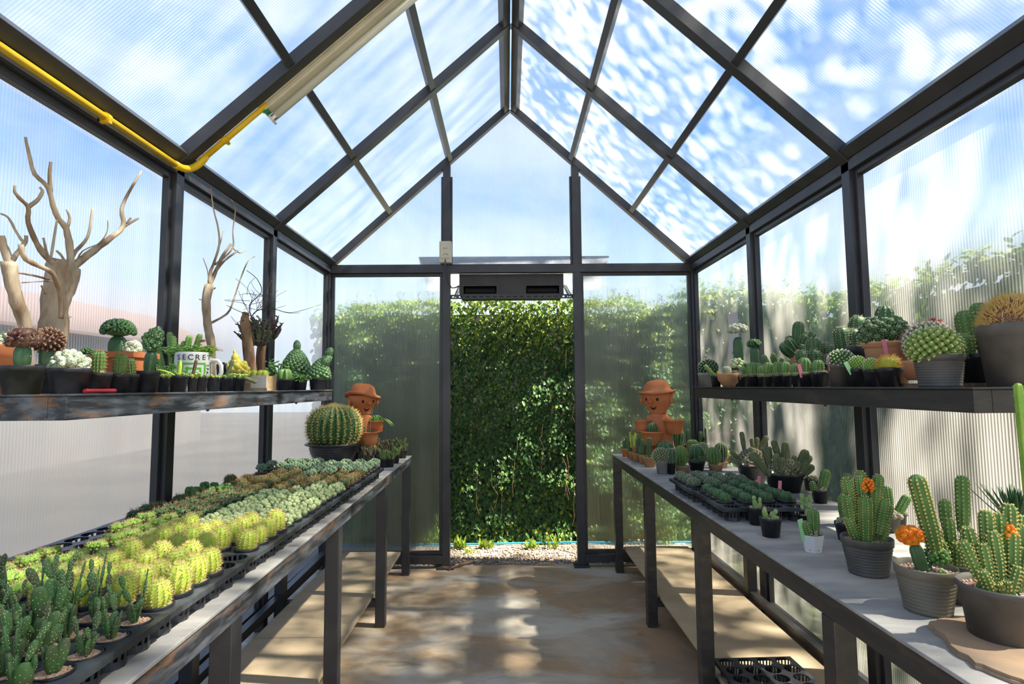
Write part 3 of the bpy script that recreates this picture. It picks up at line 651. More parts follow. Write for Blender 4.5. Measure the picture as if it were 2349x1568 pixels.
def tubercles(b, c, r, n, t, mi=0, wi=1, si=2, wool=.0015, spn=0, spl=.005, spw=.0004, frac=.80, rr=random, seg=(6, 4)):
    c = V(c); blob(b, c, (r[0] * .93, r[1] * .93, r[2] * .93), 14, 8, mi)
    for i in range(n):
        z = 1 - 2 * frac * (i + .5) / n; a = i * 2.39996; q = sqrt(max(0, 1 - z * z)); o = V((cos(a) * q, sin(a) * q, z))
        p = c + V((o.x * r[0], o.y * r[1], o.z * r[2])); nn = V((o.x / r[0], o.y / r[1], o.z / r[2])).normalized()
        blob(b, p, (t, t, t * 1.15), seg[0], seg[1], mi, nn)
        if wool: octa(b, p + nn * t * 1.05, wool, wi)
        for k in range(spn): spike(b, p + nn * t, nn * .6 + V((rr.uniform(-1, 1), rr.uniform(-1, 1), rr.uniform(-1, 1))), spl * rr.uniform(.7, 1.2), spw, si)
def mound(b, c, r, n, t, mi=0, rr=random, lo=.0, jit=.25, nk=(8, 6), stretch=1.1, wi=None, wool=0.0):
    """heap of small balls over an ellipsoid"""
    c = V(c)
    for i in range(n):
        z = 1 - (1 - lo) * (i + .5) / n; a = i * 2.39996 + rr.uniform(-.2, .2); q = sqrt(max(0, 1 - z * z)); o = V((cos(a) * q, sin(a) * q, z))
        p = c + V((o.x * r[0], o.y * r[1], o.z * r[2])); s = t * rr.uniform(1 - jit, 1 + jit); blob(b, p, (s, s, s * stretch), nk[0], nk[1], mi, o + V((0, 0, .4)))
        if wool: octa(b, p + (o + V((0, 0, .4))).normalized() * s * stretch, wool, wi)
def pad(b, base, d, h, w, th, face, mi=0, wi=1, dots=16, rr=random, dot=.0013):
    d = V(d).normalized(); f = V(face); f = (f - d * f.dot(d)).normalized(); s = d.cross(f); c = V(base) + d * h / 2
    n, k = 12, 7; vs = [c - d * h / 2]
    for i in range(1, k):
        t = -pi / 2 + pi * i / k; wf = cos(t) * (1 + .18 * sin(t))
        for j in range(n): a = 2 * pi * j / n; vs.append(c + s * (w / 2 * wf * cos(a)) + f * (th / 2 * wf ** .6 * sin(a)) + d * (h / 2 * sin(t)))
    vs.append(c + d * h / 2); T_ = len(vs) - 1
    b.add(vs, [(0, 1 + (j + 1) % n, 1 + j) for j in range(n)] + [(1 + i * n + j, 1 + i * n + (j + 1) % n, 1 + (i + 1) * n + (j + 1) % n, 1 + (i + 1) * n + j) for i in range(k - 2) for j in range(n)] + [(T_, 1 + (k - 2) * n + j, 1 + (k - 2) * n + (j + 1) % n) for j in range(n)], mi)
    for i in range(dots):
        a = i * 2.39996; q = sqrt((i + .3) / dots) * .88; x = cos(a) * q; z = sin(a) * q
        for sg in (1, -1):
            octa(b, c + s * (w / 2 * x) + d * (h / 2 * z) + f * (sg * th / 2 * sqrt(max(.05, 1 - q * q)) ** .9), dot * rr.uniform(.7, 1.2), wi)
    return c + d * h * .47, s, f
def opuntia(b, R0, H, rr, n=4, pw=.5, mi=0, wi=1, dot=.0013, dots=14, thin=.35):
    for i in range(n):
        a = i * 2.4 + rr.uniform(-.5, .5); q = R0 * rr.uniform(0, .45); d = V((cos(a) * .25, sin(a) * .25, 1)); face = V((rr.uniform(-1, 1), rr.uniform(-1, 1), 0))
        p = V((cos(a) * q, sin(a) * q, -.003)); h = H * rr.uniform(.35, .55)
        for lvl in range(3):
            w = h * pw * rr.uniform(.8, 1.15); e, s, f = pad(b, p, d, h, w, w * thin, face, mi, wi, dots, rr, dot)
            if lvl == 0 and rr.random() < .6: pad(b, e - V((0, 0, h * .35)) + s * w * .35, d + s * 1.0, h * .55, w * .6, w * .25, face, mi, wi, dots // 2, rr, dot)
            if rr.random() < .3: break
            p = e; d = d + s * rr.uniform(-.5, .5) + V((0, 0, .2)); h *= rr.uniform(.6, .9)
def finger(b, base, d, L, r, mi=0, n=6, bend=(0, 0, 0), k=5):
    base = V(base); d = V(d).normalized(); bend = V(bend)
    tube(b, [base + d * (L * i / k) + bend * (L * (i / k) ** 2) for i in range(k + 1)], [r * (.75 if i == 0 else (1 if i < k - 1 else (.75 if i == k - 1 else .12))) for i in range(k + 1)], n, mi)
def rosette(b, c, n, L, w, rr, mi=0, tip=None, rise=.25, th=.3):
    c = V(c)
    for i in range(n):
        a = i * 2.39996; t = i / n; el = rise + (1 - t) * .15 + t * 1.0; d = V((cos(a) * cos(el), sin(a) * cos(el), sin(el))); ll = L * (1 - .5 * t) * rr.uniform(.85, 1.1)
        s = V((-sin(a), cos(a), 0)); u = d.cross(s); ww = w * (1 - .4 * t); c0 = c + V((0, 0, t * L * .15)); vs = []
        for q, ws in ((0, .5), (.45, 1), (.8, .7), (1, .05)):
            o = c0 + d * ll * q + V((0, 0, 1)) * (ll * .18 * q * q)
            vs += [o + s * ww * ws, o - u * ww * th * ws, o - s * ww * ws, o + u * ww * th * .5 * ws]
        b.add(vs, [(k * 4 + j, k * 4 + (j + 1) % 4, k * 4 + 4 + (j + 1) % 4, k * 4 + 4 + j) for k in range(3) for j in range(4)] + [(12, 13, 14, 15)], mi)
        if tip is not None: octa(b, vs[-2], ww * .18, tip)
def stems(b, R0, n, H, r, rr, mi=0, spread=.5, leafy=0, li=0, ll=.01):
    for i in range(n):
        a = i * 2.4 + rr.uniform(-.4, .4); q = R0 * sqrt((i + .5) / n) * .8; d = V((cos(a) * spread * q / R0, sin(a) * spread * q / R0, 1)); h = H * rr.uniform(.55, 1.05); bd = V((rr.uniform(-.25, .25), rr.uniform(-.25, .25), 0))
        base = V((cos(a) * q, sin(a) * q, -.003)); finger(b, base, d, h, r * rr.uniform(.8, 1.2), mi, 5, bd)
        for k in range(leafy):
            t = .15 + .85 * k / leafy; p = base + d.normalized() * h * t + bd * (h * t * t); aa = k * 2.4; o = V((cos(aa), sin(aa), rr.uniform(.1, .7)))
            blob(b, p + o.normalized() * ll * .5, (ll * .28, ll * .18, ll * .55), 5, 4, li, o)
def gymno(b, c, Rd, H, ribs, rr, spn=5, spl=.008, mi=0, si=2, tub=True):
    """flat ball of chunky knobbly ribs"""
    column(b, c, (0, 0, 1), H, Rd, ribs, .42, ball=True, seg=8, per=2, wool=.0012, step=.010, spn=spn, spl=spl, spw=.00045, mi=mi, wi=1, si=si, rr=rr)
    if tub:
        for j in range(ribs):
            for z, q in ((.35, .98), (.62, .86)):
                a = 2 * pi * j / ribs + z * 3; blob(b, V(c) + V((cos(a) * Rd * q, sin(a) * Rd * q, H * z)), Rd * .2, 5, 4, mi, (cos(a), sin(a), .3))
def crestblob(b, c, r, rr, mi=0, folds=3, t=.008, n=60):
    c = V(c)
    for i in range(n):
        u = i / n * pi * folds; v = rr.uniform(-1, 1); x = r[0] * (2 * i / n - 1); z = r[2] * (.75 * sqrt(max(0, 1 - (2 * i / n - 1) ** 2))) * rr.uniform(.1, 1.1); y = r[1] * (.7 * sin(u) + .35 * v)
        blob(b, c + V((x, y, z)), t * rr.uniform(.7, 1.2), 6, 5, mi)
def pebbles(b, Rd, z, n, rr, s=.004):
    lathe(b, [(0.0001, z - .004), (Rd * 1.0, z - .004)], 16, 2, close=False)
    for i in range(n):
        a = i * 2.39996; q = Rd * .95 * sqrt((i + .5) / n); k = s * rr.uniform(.65, 1.25); blob(b, (cos(a) * q, sin(a) * q, z - .002 + rr.uniform(-.001, .002)), (k, k * .8, k * .65), 6, 4, rr.choice((0, 0, 1, 1, 2)), (rr.uniform(-.5, .5), rr.uniform(-.5, .5), 1), .2)
_pots = {}
def pot_mesh(rt, rb, h, style):
    key = (round(rt, 4), round(rb, 4), round(h, 4), style)
    if key in _pots: return _pots[key]
    b = MB(); w = max(.0015, rt * .04); sl = h * .86; N = 28
    if style == 'plain': prof = [(rb * .85, 0), (rb, 0), (rt * .95, h * .80), (rt * .99, h * .81), (rt, h * .99), (rt * .985, h), (rt - w, h), (rt - w - .001, sl), (rb, sl - .012)]
    elif style == 'rolled': prof = [(rb * .85, 0), (rb, 0), (rt * .93, h * .86), (rt * 1.0, h * .89), (rt * 1.03, h * .95), (rt * 1.0, h), (rt - w * 1.4, h * .99), (rt * .88, sl), (rb, sl - .01)]
    elif style == 'ringed':
        prof = [(rb * .85, 0), (rb, 0)]; k = 9
        for i in range(k):
            z = h * (.05 + .72 * i / k); q = rb + (rt * .95 - rb) * (z / (h * .80)); prof += [(q * 1.012, z), (q * 1.012, z + h * .045), (q * .99, z + h * .055)]
        prof += [(rt * .95, h * .80), (rt * .99, h * .81), (rt * 1.0, h * .98), (rt * .98, h), (rt - w, h), (rt - w - .001, sl), (rb, sl - .012)]
    elif style == 'bowl': prof = [(rb * .8, 0), (rb, 0), (rb * 1.15, h * .12), (rt * .90, h * .5), (rt * .985, h * .82), (rt, h * .97), (rt * .98, h), (rt * .93, h * .99), (rt * .92, h * .8), (rb, h * .75)]
    elif style == 'flange':
        prof = [(rb * .9, 0), (rb, 0)]
        for i in range(7): z = h * (.08 + .11 * i); q = rb + (rt * .86 - rb) * (1 - (1 - z / (h * .88)) ** 2.0); prof += [(q, z), (q * 1.008, z + h * .05), (q * 1.0, z + h * .06)]
        prof += [(rt * .86, h * .86), (rt * .90, h * .90), (rt, h * .92), (rt * 1.01, h * .95), (rt * .99, h), (rt * .86, h * .98), (rt * .84, sl), (rb, sl - .02)]
    elif style == 'terra': prof = [(rb * .85, 0), (rb, 0), (rt * .90, h * .74), (rt * .97, h * .76), (rt * 1.0, h * .82), (rt * 1.0, h * .95), (rt * .97, h), (rt * .90, h), (rt * .88, sl), (rb, sl - .01)]
    elif style == 'terrabig': prof = [(rb * .85, 0), (rb, 0), (rt * .86, h * .86), (rt * .90, h * .90), (rt * 1.0, h * .955), (rt * 1.01, h * .98), (rt * .98, h), (rt * .90, h * .985), (rt * .84, sl), (rb, sl - .01)]
    lathe(b, prof, N); me = b.mesh('pot', [BLK]); me.materials.clear(); _pots[key] = me; return me
def add_pot(t, rt, rb, h, m, style='plain', name='pot'):
    me = pot_mesh(rt, rb, h, style).copy(); me.materials.append(m); o = put(name, me, t); return o
def add_fill(t, rt, h, m=None, big=False, lvl=.88, seed=1):
    b = MB()
    if big: pebbles(b, rt * .93, h * lvl, int(60 + rt * 2400), random.Random(seed), max(.0032, rt * .05)); return put('gravel', b.mesh('gravel', GRAVP), t)
    z = h * lvl; N = 14; rr = random.Random(seed); vs = [(0, 0, z + .002)]
    for k, q in ((1, .45), (2, .95)):
        for j in range(N): vs.append((rt * q * cos(2 * pi * j / N), rt * q * sin(2 * pi * j / N), z + rr.uniform(-.0015, .002)))
    b.add(vs, [(0, 1 + j, 1 + (j + 1) % N) for j in range(N)] + [(1 + j, 1 + N + j, 1 + N + (j + 1) % N, 1 + (j + 1) % N) for j in range(N)]); return put('gravel', b.mesh('gravel', m or GRAV, False), t)
def add_plant(t, b, mats, z, name='cactus', smooth=True):
    o = put(name, b.mesh(name, mats, smooth), t); o.location.z = z; return o
def add_tag(t, x, y, z, h, m, lean=(0, 0), w=.012, name='plant_tag'):
    b = MB(); p = V((x, y, z)); d = V((lean[0], lean[1], 1)).normalized(); bar(b, p, p + d * h, w, .0016, up=(0, -1, .0)); o = b.build(name, m, t); return o
def place(px, py=None, sg=None, off=None, plane=None):
    """a spot on the shelf (by its distance off from the aisle edge) or on a flat top; second value: metres per photo pixel there"""
    if off is not None:
        X = sg * (.952 + off); p = at(px, 860, X, 0); p = V((X, p.y, SZ))
    else: p = at(px, py, plane if plane is not None else TZ); p = V((p.x, p.y, plane if plane is not None else TZ))
    return p, (p - CAM).dot(FW) / F0
def potted(label, loc, rt, rb, h, pm, plant, mats, style='plain', name='potted_cactus', cat='potted cactus', group=None, fill=None, big=False, rot=0, seed=1, pname='cactus', lvl=.88, tagm=None, tagp=None, plants=None):
    t = thing(name, label, cat, loc, rot, group); rr = random.Random(seed)
    add_pot(t, rt, rb, h, pm, style); add_fill(t, rt, h, fill, big, lvl, seed)
    for f, ms, nm in (plants or [(plant, mats, pname)]):
        b = MB(); f(b, rr); add_plant(t, b, ms, h * lvl, nm)
    if tagm: add_tag(t, tagp[0], tagp[1], h * .7, tagp[2], tagm, tagp[3] if len(tagp) > 3 else (0, 0))
    return t
def copy_thing(o, loc, rot=0, label=None, sc=1.0):
    r = o.copy(); C.objects.link(r); r.location = loc; r.rotation_euler = (0, 0, rot); r.scale = (sc, sc, sc)
    if label: r['label'] = label
    for ch in o.children:
        c = ch.copy(); C.objects.link(c); c.parent = r
        for g in ch.children: d = g.copy(); C.objects.link(d); d.parent = c
    return r

# ------------------------------------------------------------------ plug trays and their little pots
TRAYM = mat('black_tray_plastic', (.020, .022, .027), .40, (.13, .15, .17), 12, 7, lo=.45, hi=.80)
TPX, TPY, TR, TH = .071, .061, .0282, .047
def tray_proto():
    """origin at the near corner on the aisle side, x running away from the aisle"""
    b = MB(); NX, NY = 4, 5; mx = .007; my = .003; N = 16; zt = TH
    for i in range(NX):
        for j in range(NY):
            cx, cy = mx + TPX * (i + .5), my + TPY * (j + .5); vs = []
            for k in range(N):
                a = 2 * pi * k / N + pi / 4; c, s = cos(a), sin(a); q = 1 / max(abs(c), abs(s))
                vs.append((cx + c * q * TPX / 2, cy + s * q * TPY / 2, zt))
            for rad_, z in ((TR, zt), (TR, zt - .003), (TR * 1.05, zt - .0032)):
                for k in range(N): a = 2 * pi * k / N + pi / 4; vs.append((cx + cos(a) * rad_, cy + sin(a) * rad_, z))
            b.add(vs, [(r_ * N + k, r_ * N + (k + 1) % N, (r_ + 1) * N + (k + 1) % N, (r_ + 1) * N + k) for r_ in range(3) for k in range(N)])
    W_, L_ = NX * TPX + 2 * mx, NY * TPY + 2 * my; x0, y0, x1, y1 = mx, my, W_ - mx, L_ - my
    box(b, 0, x0, 0, L_, zt - .012, zt); box(b, x1, W_, 0, L_, zt - .012, zt); box(b, x0, x1, 0, y0, zt - .012, zt); box(b, x0, x1, y1, L_, zt - .012, zt)
    pl = b.mesh('tray_plate', TRAYM, False)
    c = MB(); ns = 14
    for k in range(ns):
        a = 2 * pi * k / ns; da = .10
        vs = []
        for z, q in ((zt - .003, TR), (.012, TR * .86)):
            for aa in (a - da, a + da):
                for rr_ in (q, q - .0018): vs.append((cos(aa) * rr_, sin(aa) * rr_, z))
        c.add(vs, [(0, 1, 5, 4), (2, 6, 7, 3), (0, 4, 6, 2), (1, 3, 7, 5)])
    lathe(c, [(TR * .80, .0), (TR * .84, .0), (TR * .87, .013), (TR * .84, .013), (TR * .78, .002)], ns)
    cup = c.mesh('cup', TRAYM, False)
    return pl, cup
TPL, TCUP = tray_proto()
def tray(label, loc, sg, rot=0, name='plug_tray', grp=None, skip=()):
    t = thing(name, label, 'plant tray', loc, rot, grp)
    o = put('tray_plate', TPL, t); o.scale.x = sg
    for i in range(4):
        for j in range(5): put('cup', TCUP, t, (sg * (.007 + TPX * (i + .5)), .003 + TPY * (j + .5), 0))
    return t
def cell(t, sg, i, j): return t.matrix_basis @ V((sg * (.007 + TPX * (i + .5)), .003 + TPY * (j + .5), .0022))
ORD = ['first', 'second', 'third', 'fourth', 'fifth', 'sixth', 'seventh', 'eighth']
PH = .0535
def tray_species(nv, f, mats, smooth=True, name='cactus'):
    out = []
    for v in range(nv):
        rr = random.Random(100 + v); t = bpy.data.objects.new('potted_cactus', None)
        b = MB(); f(b, rr, v); out.append((b.mesh(name, mats, smooth), name))
    return out
def golden(b, rr, v): column(b, (0, 0, -.003), (rr.uniform(-.06, .06), rr.uniform(-.06, .06), 1), .050 + .006 * (v % 2), .0235, 13, .20, ball=True, seg=10, per=2, wool=.0013, step=.0060, spn=6, spl=.0085, spw=.00050, rr=rr)
def greeng(b, rr, v):
    gymno(b, (0, 0, -.002), .022, .026, 9, rr, 4, .009)
    for k in range(3 + v % 2): a = k * 2.1 + v; gymno(b, (cos(a) * .016, sin(a) * .016, .006), .011, .018, 7, rr, 3, .007, tub=False)
def darkg(b, rr, v): gymno(b, (0, 0, -.002), .024, .027, 9, rr, 6, .013)
def thimble(b, rr, v): mound(b, (0, 0, .008), (.019, .019, .021), 15 + v, .0082, rr=rr, lo=-.2, nk=(8, 6))
def greyt(b, rr, v):
    tube(b, [(0, 0, -.004), (0, 0, .02)], [.008, .010], 7); mound(b, (0, 0, .024), (.024, .022, .016), 26, .0062, rr=rr, lo=-.3, nk=(7, 5))
def brownor(b, rr, v): column(b, (0, 0, -.002), (0, 0, 1), .036, .0235, 13, .25, ball=True, seg=8, per=2, wool=.0013, step=.0065, spn=6, spl=.008, spw=.0005, rr=rr)
def opun(b, rr, v): opuntia(b, .022, .088 + .018 * (v % 3), rr, 4 + v % 2, .38, dots=12, dot=.0009)
def crestg(b, rr, v): crestblob(b, (0, 0, .004), (.034, .022, .034), rr, t=.0085, n=46)
def greyball(b, rr, v): tubercles(b, (0, 0, .010), (.0225, .0225, .017), 60, .0036, wool=.0016, spn=2, spl=.004, rr=rr, seg=(5, 3))
def astro(b, rr, v): column(b, (0, 0, -.002), (0, 0, 1), .030, .0225, 8, .22, ball=True, seg=8, per=4, wool=.0011, step=.006, rr=rr)
SP = {
 'golden': ('yellow-green ball cactus with golden spines', tray_species(4, golden, [G_YEL, PALE, YSP]), 'golden-spined ball cacti in the left trays'),
 'green': ('bright green knobbly cactus', tray_species(4, greeng, [G_BRIGHT, WOOL, TSP]), 'bright green knobbly cacti in the left trays'),
 'dark': ('dark green cactus with brown spines', tray_species(3, darkg, [G_DARK, WOOL, TSP]), 'dark spiny cacti in the left trays'),
 'thimble': ('pale thimble cactus cluster', tray_species(4, thimble, [THIM]), 'pale thimble cacti in the left trays'),
 'grey': ('grey-green clustered cactus on a stalk', tray_species(3, greyt, [THIMG]), 'grey-green clustered cacti in the far left trays'),
 'brown': ('green ball cactus with orange-brown spines', tray_species(3, brownor, [G_DARK, WOOL, OSP]), 'orange-spined ball cacti in the left trays'),
 'opuntia': ('dark prickly pear with thin pads', tray_species(6, opun, [G_OPU, PALE]), 'prickly pears in the nearest left trays'),
 'crest': ('dark green crested cactus', tray_species(3, crestg, [G_MID]), 'crested cacti in the left trays'),
 'greyball': ('small grey woolly ball cactus', tray_species(3, greyball, [G_GREY, WOOL, WOOL]), 'grey ball cacti in the far right tray'),
 'astro': ('small dark green ball cactus with white tufts', tray_species(3, astro, [G_DARK, WOOL]), 'green ball cacti in the near right tray'),
}
_b = MB(); lathe(_b, [(.018, 0), (.021, 0), (.0285, PH - .011), (.0292, PH - .010), (.0305, PH - .001), (.0295, PH), (.0275, PH), (.027, PH - .008), (.02, PH - .012)], 20); TPOT = _b.mesh('pot', BLK2)
_g = []
for s_ in range(3):
    _b = MB(); rr = random.Random(s_); N = 12; vs = [(0, 0, PH - .004)]
    for q in (.013, .0272):
        for j in range(N): vs.append((q * cos(2 * pi * j / N), q * sin(2 * pi * j / N), PH - .005 + rr.uniform(-.001, .002)))
    _b.add(vs, [(0, 1 + j, 1 + (j + 1) % N) for j in range(N)] + [(1 + j, 1 + N + j, 1 + N + (j + 1) % N, 1 + (j + 1) % N) for j in range(N)])
    for i in range(34): a = i * 2.4; q = .026 * sqrt((i + .5) / 34); blob(_b, (q * cos(a), q * sin(a), PH - .004), (.0026, .0022, .0016), 5, 3, 0, (rr.uniform(-.4, .4), rr.uniform(-.4, .4), 1))
    _g.append(_b.mesh('gravel', GRAV, False))
_rt = random.Random(5)
def small_pot(kind, loc, label, sc=1.0):
    d, var, grp = SP[kind]; t = thing('potted_cactus', label, 'potted cactus', loc, _rt.uniform(0, 6.28), grp, sc)
    put('pot', TPOT, t); put('gravel', _rt.choice(_g), t); me, nm = _rt.choice(var); o = put(nm, me, t); o.location.z = PH - .004; return t
def tray_plants(t, sg, rows, which):
    """rows: near row first, each a string of codes from the aisle outwards"""
    K = {'o': 'opuntia', 'g': 'golden', 'n': 'green', 'd': 'dark', 't': 'thimble', 'y': 'grey', 'b': 'brown', 'c': 'crest', 'w': 'greyball', 'a': 'astro'}
    for j, row in enumerate(rows):
        for i, ch in enumerate(row):
            if ch == '.': continue
            k = K[ch]; p = cell(t, sg, i, j); small_pot(k, p, f'{SP[k][0]}, {which}, {ORD[j]} row, {ORD[i]} from aisle', _rt.uniform(.95, 1.05) if k != 'opuntia' else _rt.uniform(.85, 1.1))
AY = [.455 + .312 * i for i in range(8)]
AR = [['oooo'] * 5, ['oooo'] * 5, ['gggg', 'gggg', 'gggg', 'gggg', '.ggg'], ['.ggg', 'gggg', 'gggg', 'gggg', 'ggtt'], ['tttt'] * 5, ['tttt', 'tttt', 'ttbt', 'tttb', 'ttbb'], ['bbbb', 'bbbb', 'b.bb', 'bbby', 'bbyy'], ['yyyy'] * 5]
for i, y in enumerate(AY):
    if i == 0: AR[0] = ['....', '....', 'oooo', 'oooo', 'oooo']
    lb = f'black plug tray on the left table, {ORD[i]} from the camera in the aisle-side line'
    t = tray(lb, (-.652 - .008 * (y - 1), y, TZ), -1, 0, grp='plug trays on the left table'); tray_plants(t, -1, AR[i], f'{ORD[i]} aisle-side tray')
BY = [.51, .823, 1.136, 1.45, 1.763, 2.076, 2.389, 2.702]
BR = [['....', '....', 'oonn', 'nnnn', 'nnnn'], ['nnnn'] * 5, ['nnnn', 'nnnn', 'nnn.', 'nnnn', 'nnn.'], ['nn..', 'nn..', 'nn..', 'nnn.', 'nnn.'], ['nnn.', 'dddd', 'dddd', 'dddd', 'ddd.'], ['dddd', 'dddc', 'bdcc', 'bbcc', 'bbb.'], ['bbb.', 'bbbb', 'bb..', 'bb..', 'bb..'], ['yy..', 'yy.y', 'yyy.', 'yy.y', 'yyy.']]
for i, y in enumerate(BY):
    lb = f'black plug tray on the left table, {ORD[i]} from the camera in the wall-side line'
    t = tray(lb, (-.957 - .006 * (y - 1), y, TZ), -1, 0, grp='plug trays on the left table'); tray_plants(t, -1, BR[i], f'{ORD[i]} wall-side tray')
t = tray('black plug tray on the right table holding green ball cacti, front row empty', (.680, 1.925, TZ), 1, -.02, grp='plug trays on the right table'); tray_plants(t, 1, ['....', 'aaaa', 'aaaa', 'aaaa', 'aaaa'], 'near right-table tray')
t = tray('black plug tray on the right table holding grey woolly ball cacti', (.674, 2.243, TZ), 1, -.02, grp='plug trays on the right table'); tray_plants(t, 1, ['.aaa', 'ww.a', 'wwww', 'wwww', 'wwaa'], 'far right-table tray')
tray('empty black plug tray lying on the low board under the right table', (.738, 1.905, .152), 1, .03)

# ------------------------------------------------------------------ pots on the shelves and tables
z1 = lambda x, y: (x / 2.936, 600 + y / 2.936)
z5 = lambda x, y: (1580 + x / 3.0546, 620 + y / 3.0546)
z4 = lambda x, y: (1380 + x / 4.238, 830 + y / 4.238)
z6 = lambda x, y: (1580 + x / 3.027, 1050 + y / 3.027)
z3 = lambda x, y: (560 + x / 5.227, 830 + y / 5.227)
ZS = {z1: 2.936, z5: 3.0546, z4: 4.238, z6: 3.027, z3: 5.227}
def SH(zf, cx, w, ry, by, off=None):
    sg = -1 if zf is z1 else 1; o = off if off is not None else .05; s = ZS[zf]
    for _ in range(3):
        loc, k = place(zf(cx, 0)[0], sg=sg, off=o); rt = w / s / 2 * k
        if off is None: o = rt + .006
    return loc, k / s, rt, (by - ry) / s * k
def TBL(zf, cx, by, w, ry, bw=.72):
    s = ZS[zf]; px, py = zf(cx, by); loc, k = place(px, py); rt = w / s / 2 * k; h = (by - ry) / s * k
    loc = loc + V((loc.x - CAM.x, loc.y, 0)).normalized() * rt * bw; h *= .93; return loc, k / s, rt, h
def ribbed(R_, H_, ribs, m, depth=.25, wool=.0014, step=.009, spn=0, spl=.006, ball=False, lean=(0, 0), at0=(0, 0), bend=(0, 0, 0), narrow=.7, spw=.0004, seg=12, per=4, z=-.004):
    return lambda b, rr: column(b, (at0[0], at0[1], z), (lean[0], lean[1], 1), H_, R_, ribs, depth, narrow, seg, per, bend, ball, wool, step, spn, spl, spw, rr=rr)
def multi(*fs):
    def f(b, rr):
        for g in fs: g(b, rr)
    return f
def graftcap(z, r, n, t, rr_lo=-.35, sq=.75): return lambda b, rr: mound(b, (0, 0, z), (r, r, r * sq), n, t, rr=rr, lo=rr_lo, nk=(7, 5))
def stock(R_, H_, depth=.45): return lambda b, rr: column(b, (0, 0, -.004), (0, 0, 1), H_, R_, 3, depth, .85, 8, 6, wool=.0014, step=.022, rr=rr)

def PZ(zf, x, y, sg, off):
    loc, k = place(*zf(x, y), sg=sg, off=off); return loc, k / ZS[zf]
# --- left shelf
l, k, rt, h = SH(z1, 150, 262, 655, 848)
potted('black pot on the left shelf with a purple-brown cap grafted on green stock', l, rt, rt * .76, h, BLK, None, None, plants=[(ribbed(55 * k, 185 * k, 3, G_STOCK, .35, seg=9, per=6, step=.02), [G_STOCK, WOOL, WOOL], 'stock'),
    (lambda b, rr: (gymno(b, (0, 0, 150 * k), 88 * k, 135 * k, 9, rr, 4, .011), gymno(b, (80 * k, 0, 160 * k), 45 * k, 70 * k, 8, rr, 3, .008, tub=False), gymno(b, (-75 * k, -10 * k, 150 * k), 42 * k, 60 * k, 8, rr, 3, .008, tub=False)), [G_BROWNC, WOOL, TSP], 'grafted_cap')], seed=3)
l, k, rt, h = SH(z1, 312, 170, 652, 848, off=.155)
potted('black pot behind the woolly cactus, with a brown knobbly cap grafted on stock', l, rt, rt * .8, h, BLK, None, None, plants=[(ribbed(48 * k, 170 * k, 3, G_STOCK, .35, seg=9, per=6, step=.02), [G_STOCK, WOOL, WOOL], 'stock'),
    (lambda b, rr: tubercles(b, (0, 0, 185 * k), (88 * k, 80 * k, 75 * k), 90, 13 * k, wool=.003, spn=2, spl=.008, rr=rr, frac=.95), [G_BROWNC, TSP, TSP], 'grafted_cap')], seed=4)
l, k, rt, h = SH(z1, 472, 250, 668, 840)
potted('black pot overflowing with a white woolly clustered cactus on the left shelf', l, rt, rt * .78, h, BLK, lambda b, rr: (mound(b, (-10 * k, 0, 30 * k), (100 * k, 75 * k, 85 * k), 30, 26 * k, rr=rr, lo=-.15, nk=(12, 9), stretch=1.35), mound(b, (-5 * k, -40 * k, -8 * k), (55 * k, 50 * k, 30 * k), 10, 20 * k, rr=rr, lo=-.6, nk=(10, 8))), [WHITEC], seed=5)
l, k, rt, h = SH(z1, 470, 120, 640, 840, off=.25)
potted('small pot behind the woolly cactus with an orange-brown crested clump', l, rt, rt * .8, h * .85, TER, lambda b, rr: mound(b, (0, 0, 60 * k), (48 * k, 40 * k, 40 * k), 40, 10 * k, rr=rr, lo=-.2), [ORCL], seed=6)
l, k, rt, h = SH(z1, 578, 110, 690, 850, off=.15)
potted('grafted cactus with small round green cap behind two black pots, left shelf', l, rt, rt * .8, h, BLK, None, None, plants=[(ribbed(26 * k, 120 * k, 3, G_BRIGHT, .4, seg=8, per=6, step=.02), [G_BRIGHT, WOOL, WOOL], 'stock'), (graftcap(135 * k, 34 * k, 34, 9 * k), [GCAP], 'grafted_cap')], seed=7)
l, k, rt, h = SH(z1, 668, 156, 706, 846)
potted('black pot with a stubby ribbed column of reddish spines and an orange ball', l, rt, rt * .74, h, BLK, None, None, plants=[(ribbed(44 * k, 182 * k, 14, G_MID, .3, .0016, .007, 4, .006, at0=(-8 * k, 0), narrow=.8), [G_MID, TSP, RSP], 'cactus'), (lambda b, rr: mound(b, (32 * k, -20 * k, 6 * k), (16 * k, 16 * k, 14 * k), 10, 8 * k, rr=rr), [ORCL], 'offset')], seed=8)
l, k, rt, h = SH(z1, 802, 132, 718, 846)
potted('black pot with a tall ribbed column cactus of reddish spines, left of its shorter neighbour', l, rt, rt * .74, h, BLK, ribbed(43 * k, 170 * k, 14, G_MID, .3, .0016, .007, 4, .006, narrow=.8, lean=(.06, 0)), [G_MID, TSP, RSP], seed=9)
l, k, rt, h = SH(z1, 888, 120, 722, 846, off=.062)
potted('black pot with a shorter ribbed column cactus beside the terracotta planter', l, rt, rt * .74, h, BLK, ribbed(28 * k, 135 * k, 12, G_MID, .3, .0016, .007, 3, .006, narrow=.8, lean=(-.12, 0)), [G_MID, TSP, RSP], seed=10)
l, k, rt, h = SH(z1, 1000, 142, 706, 852)
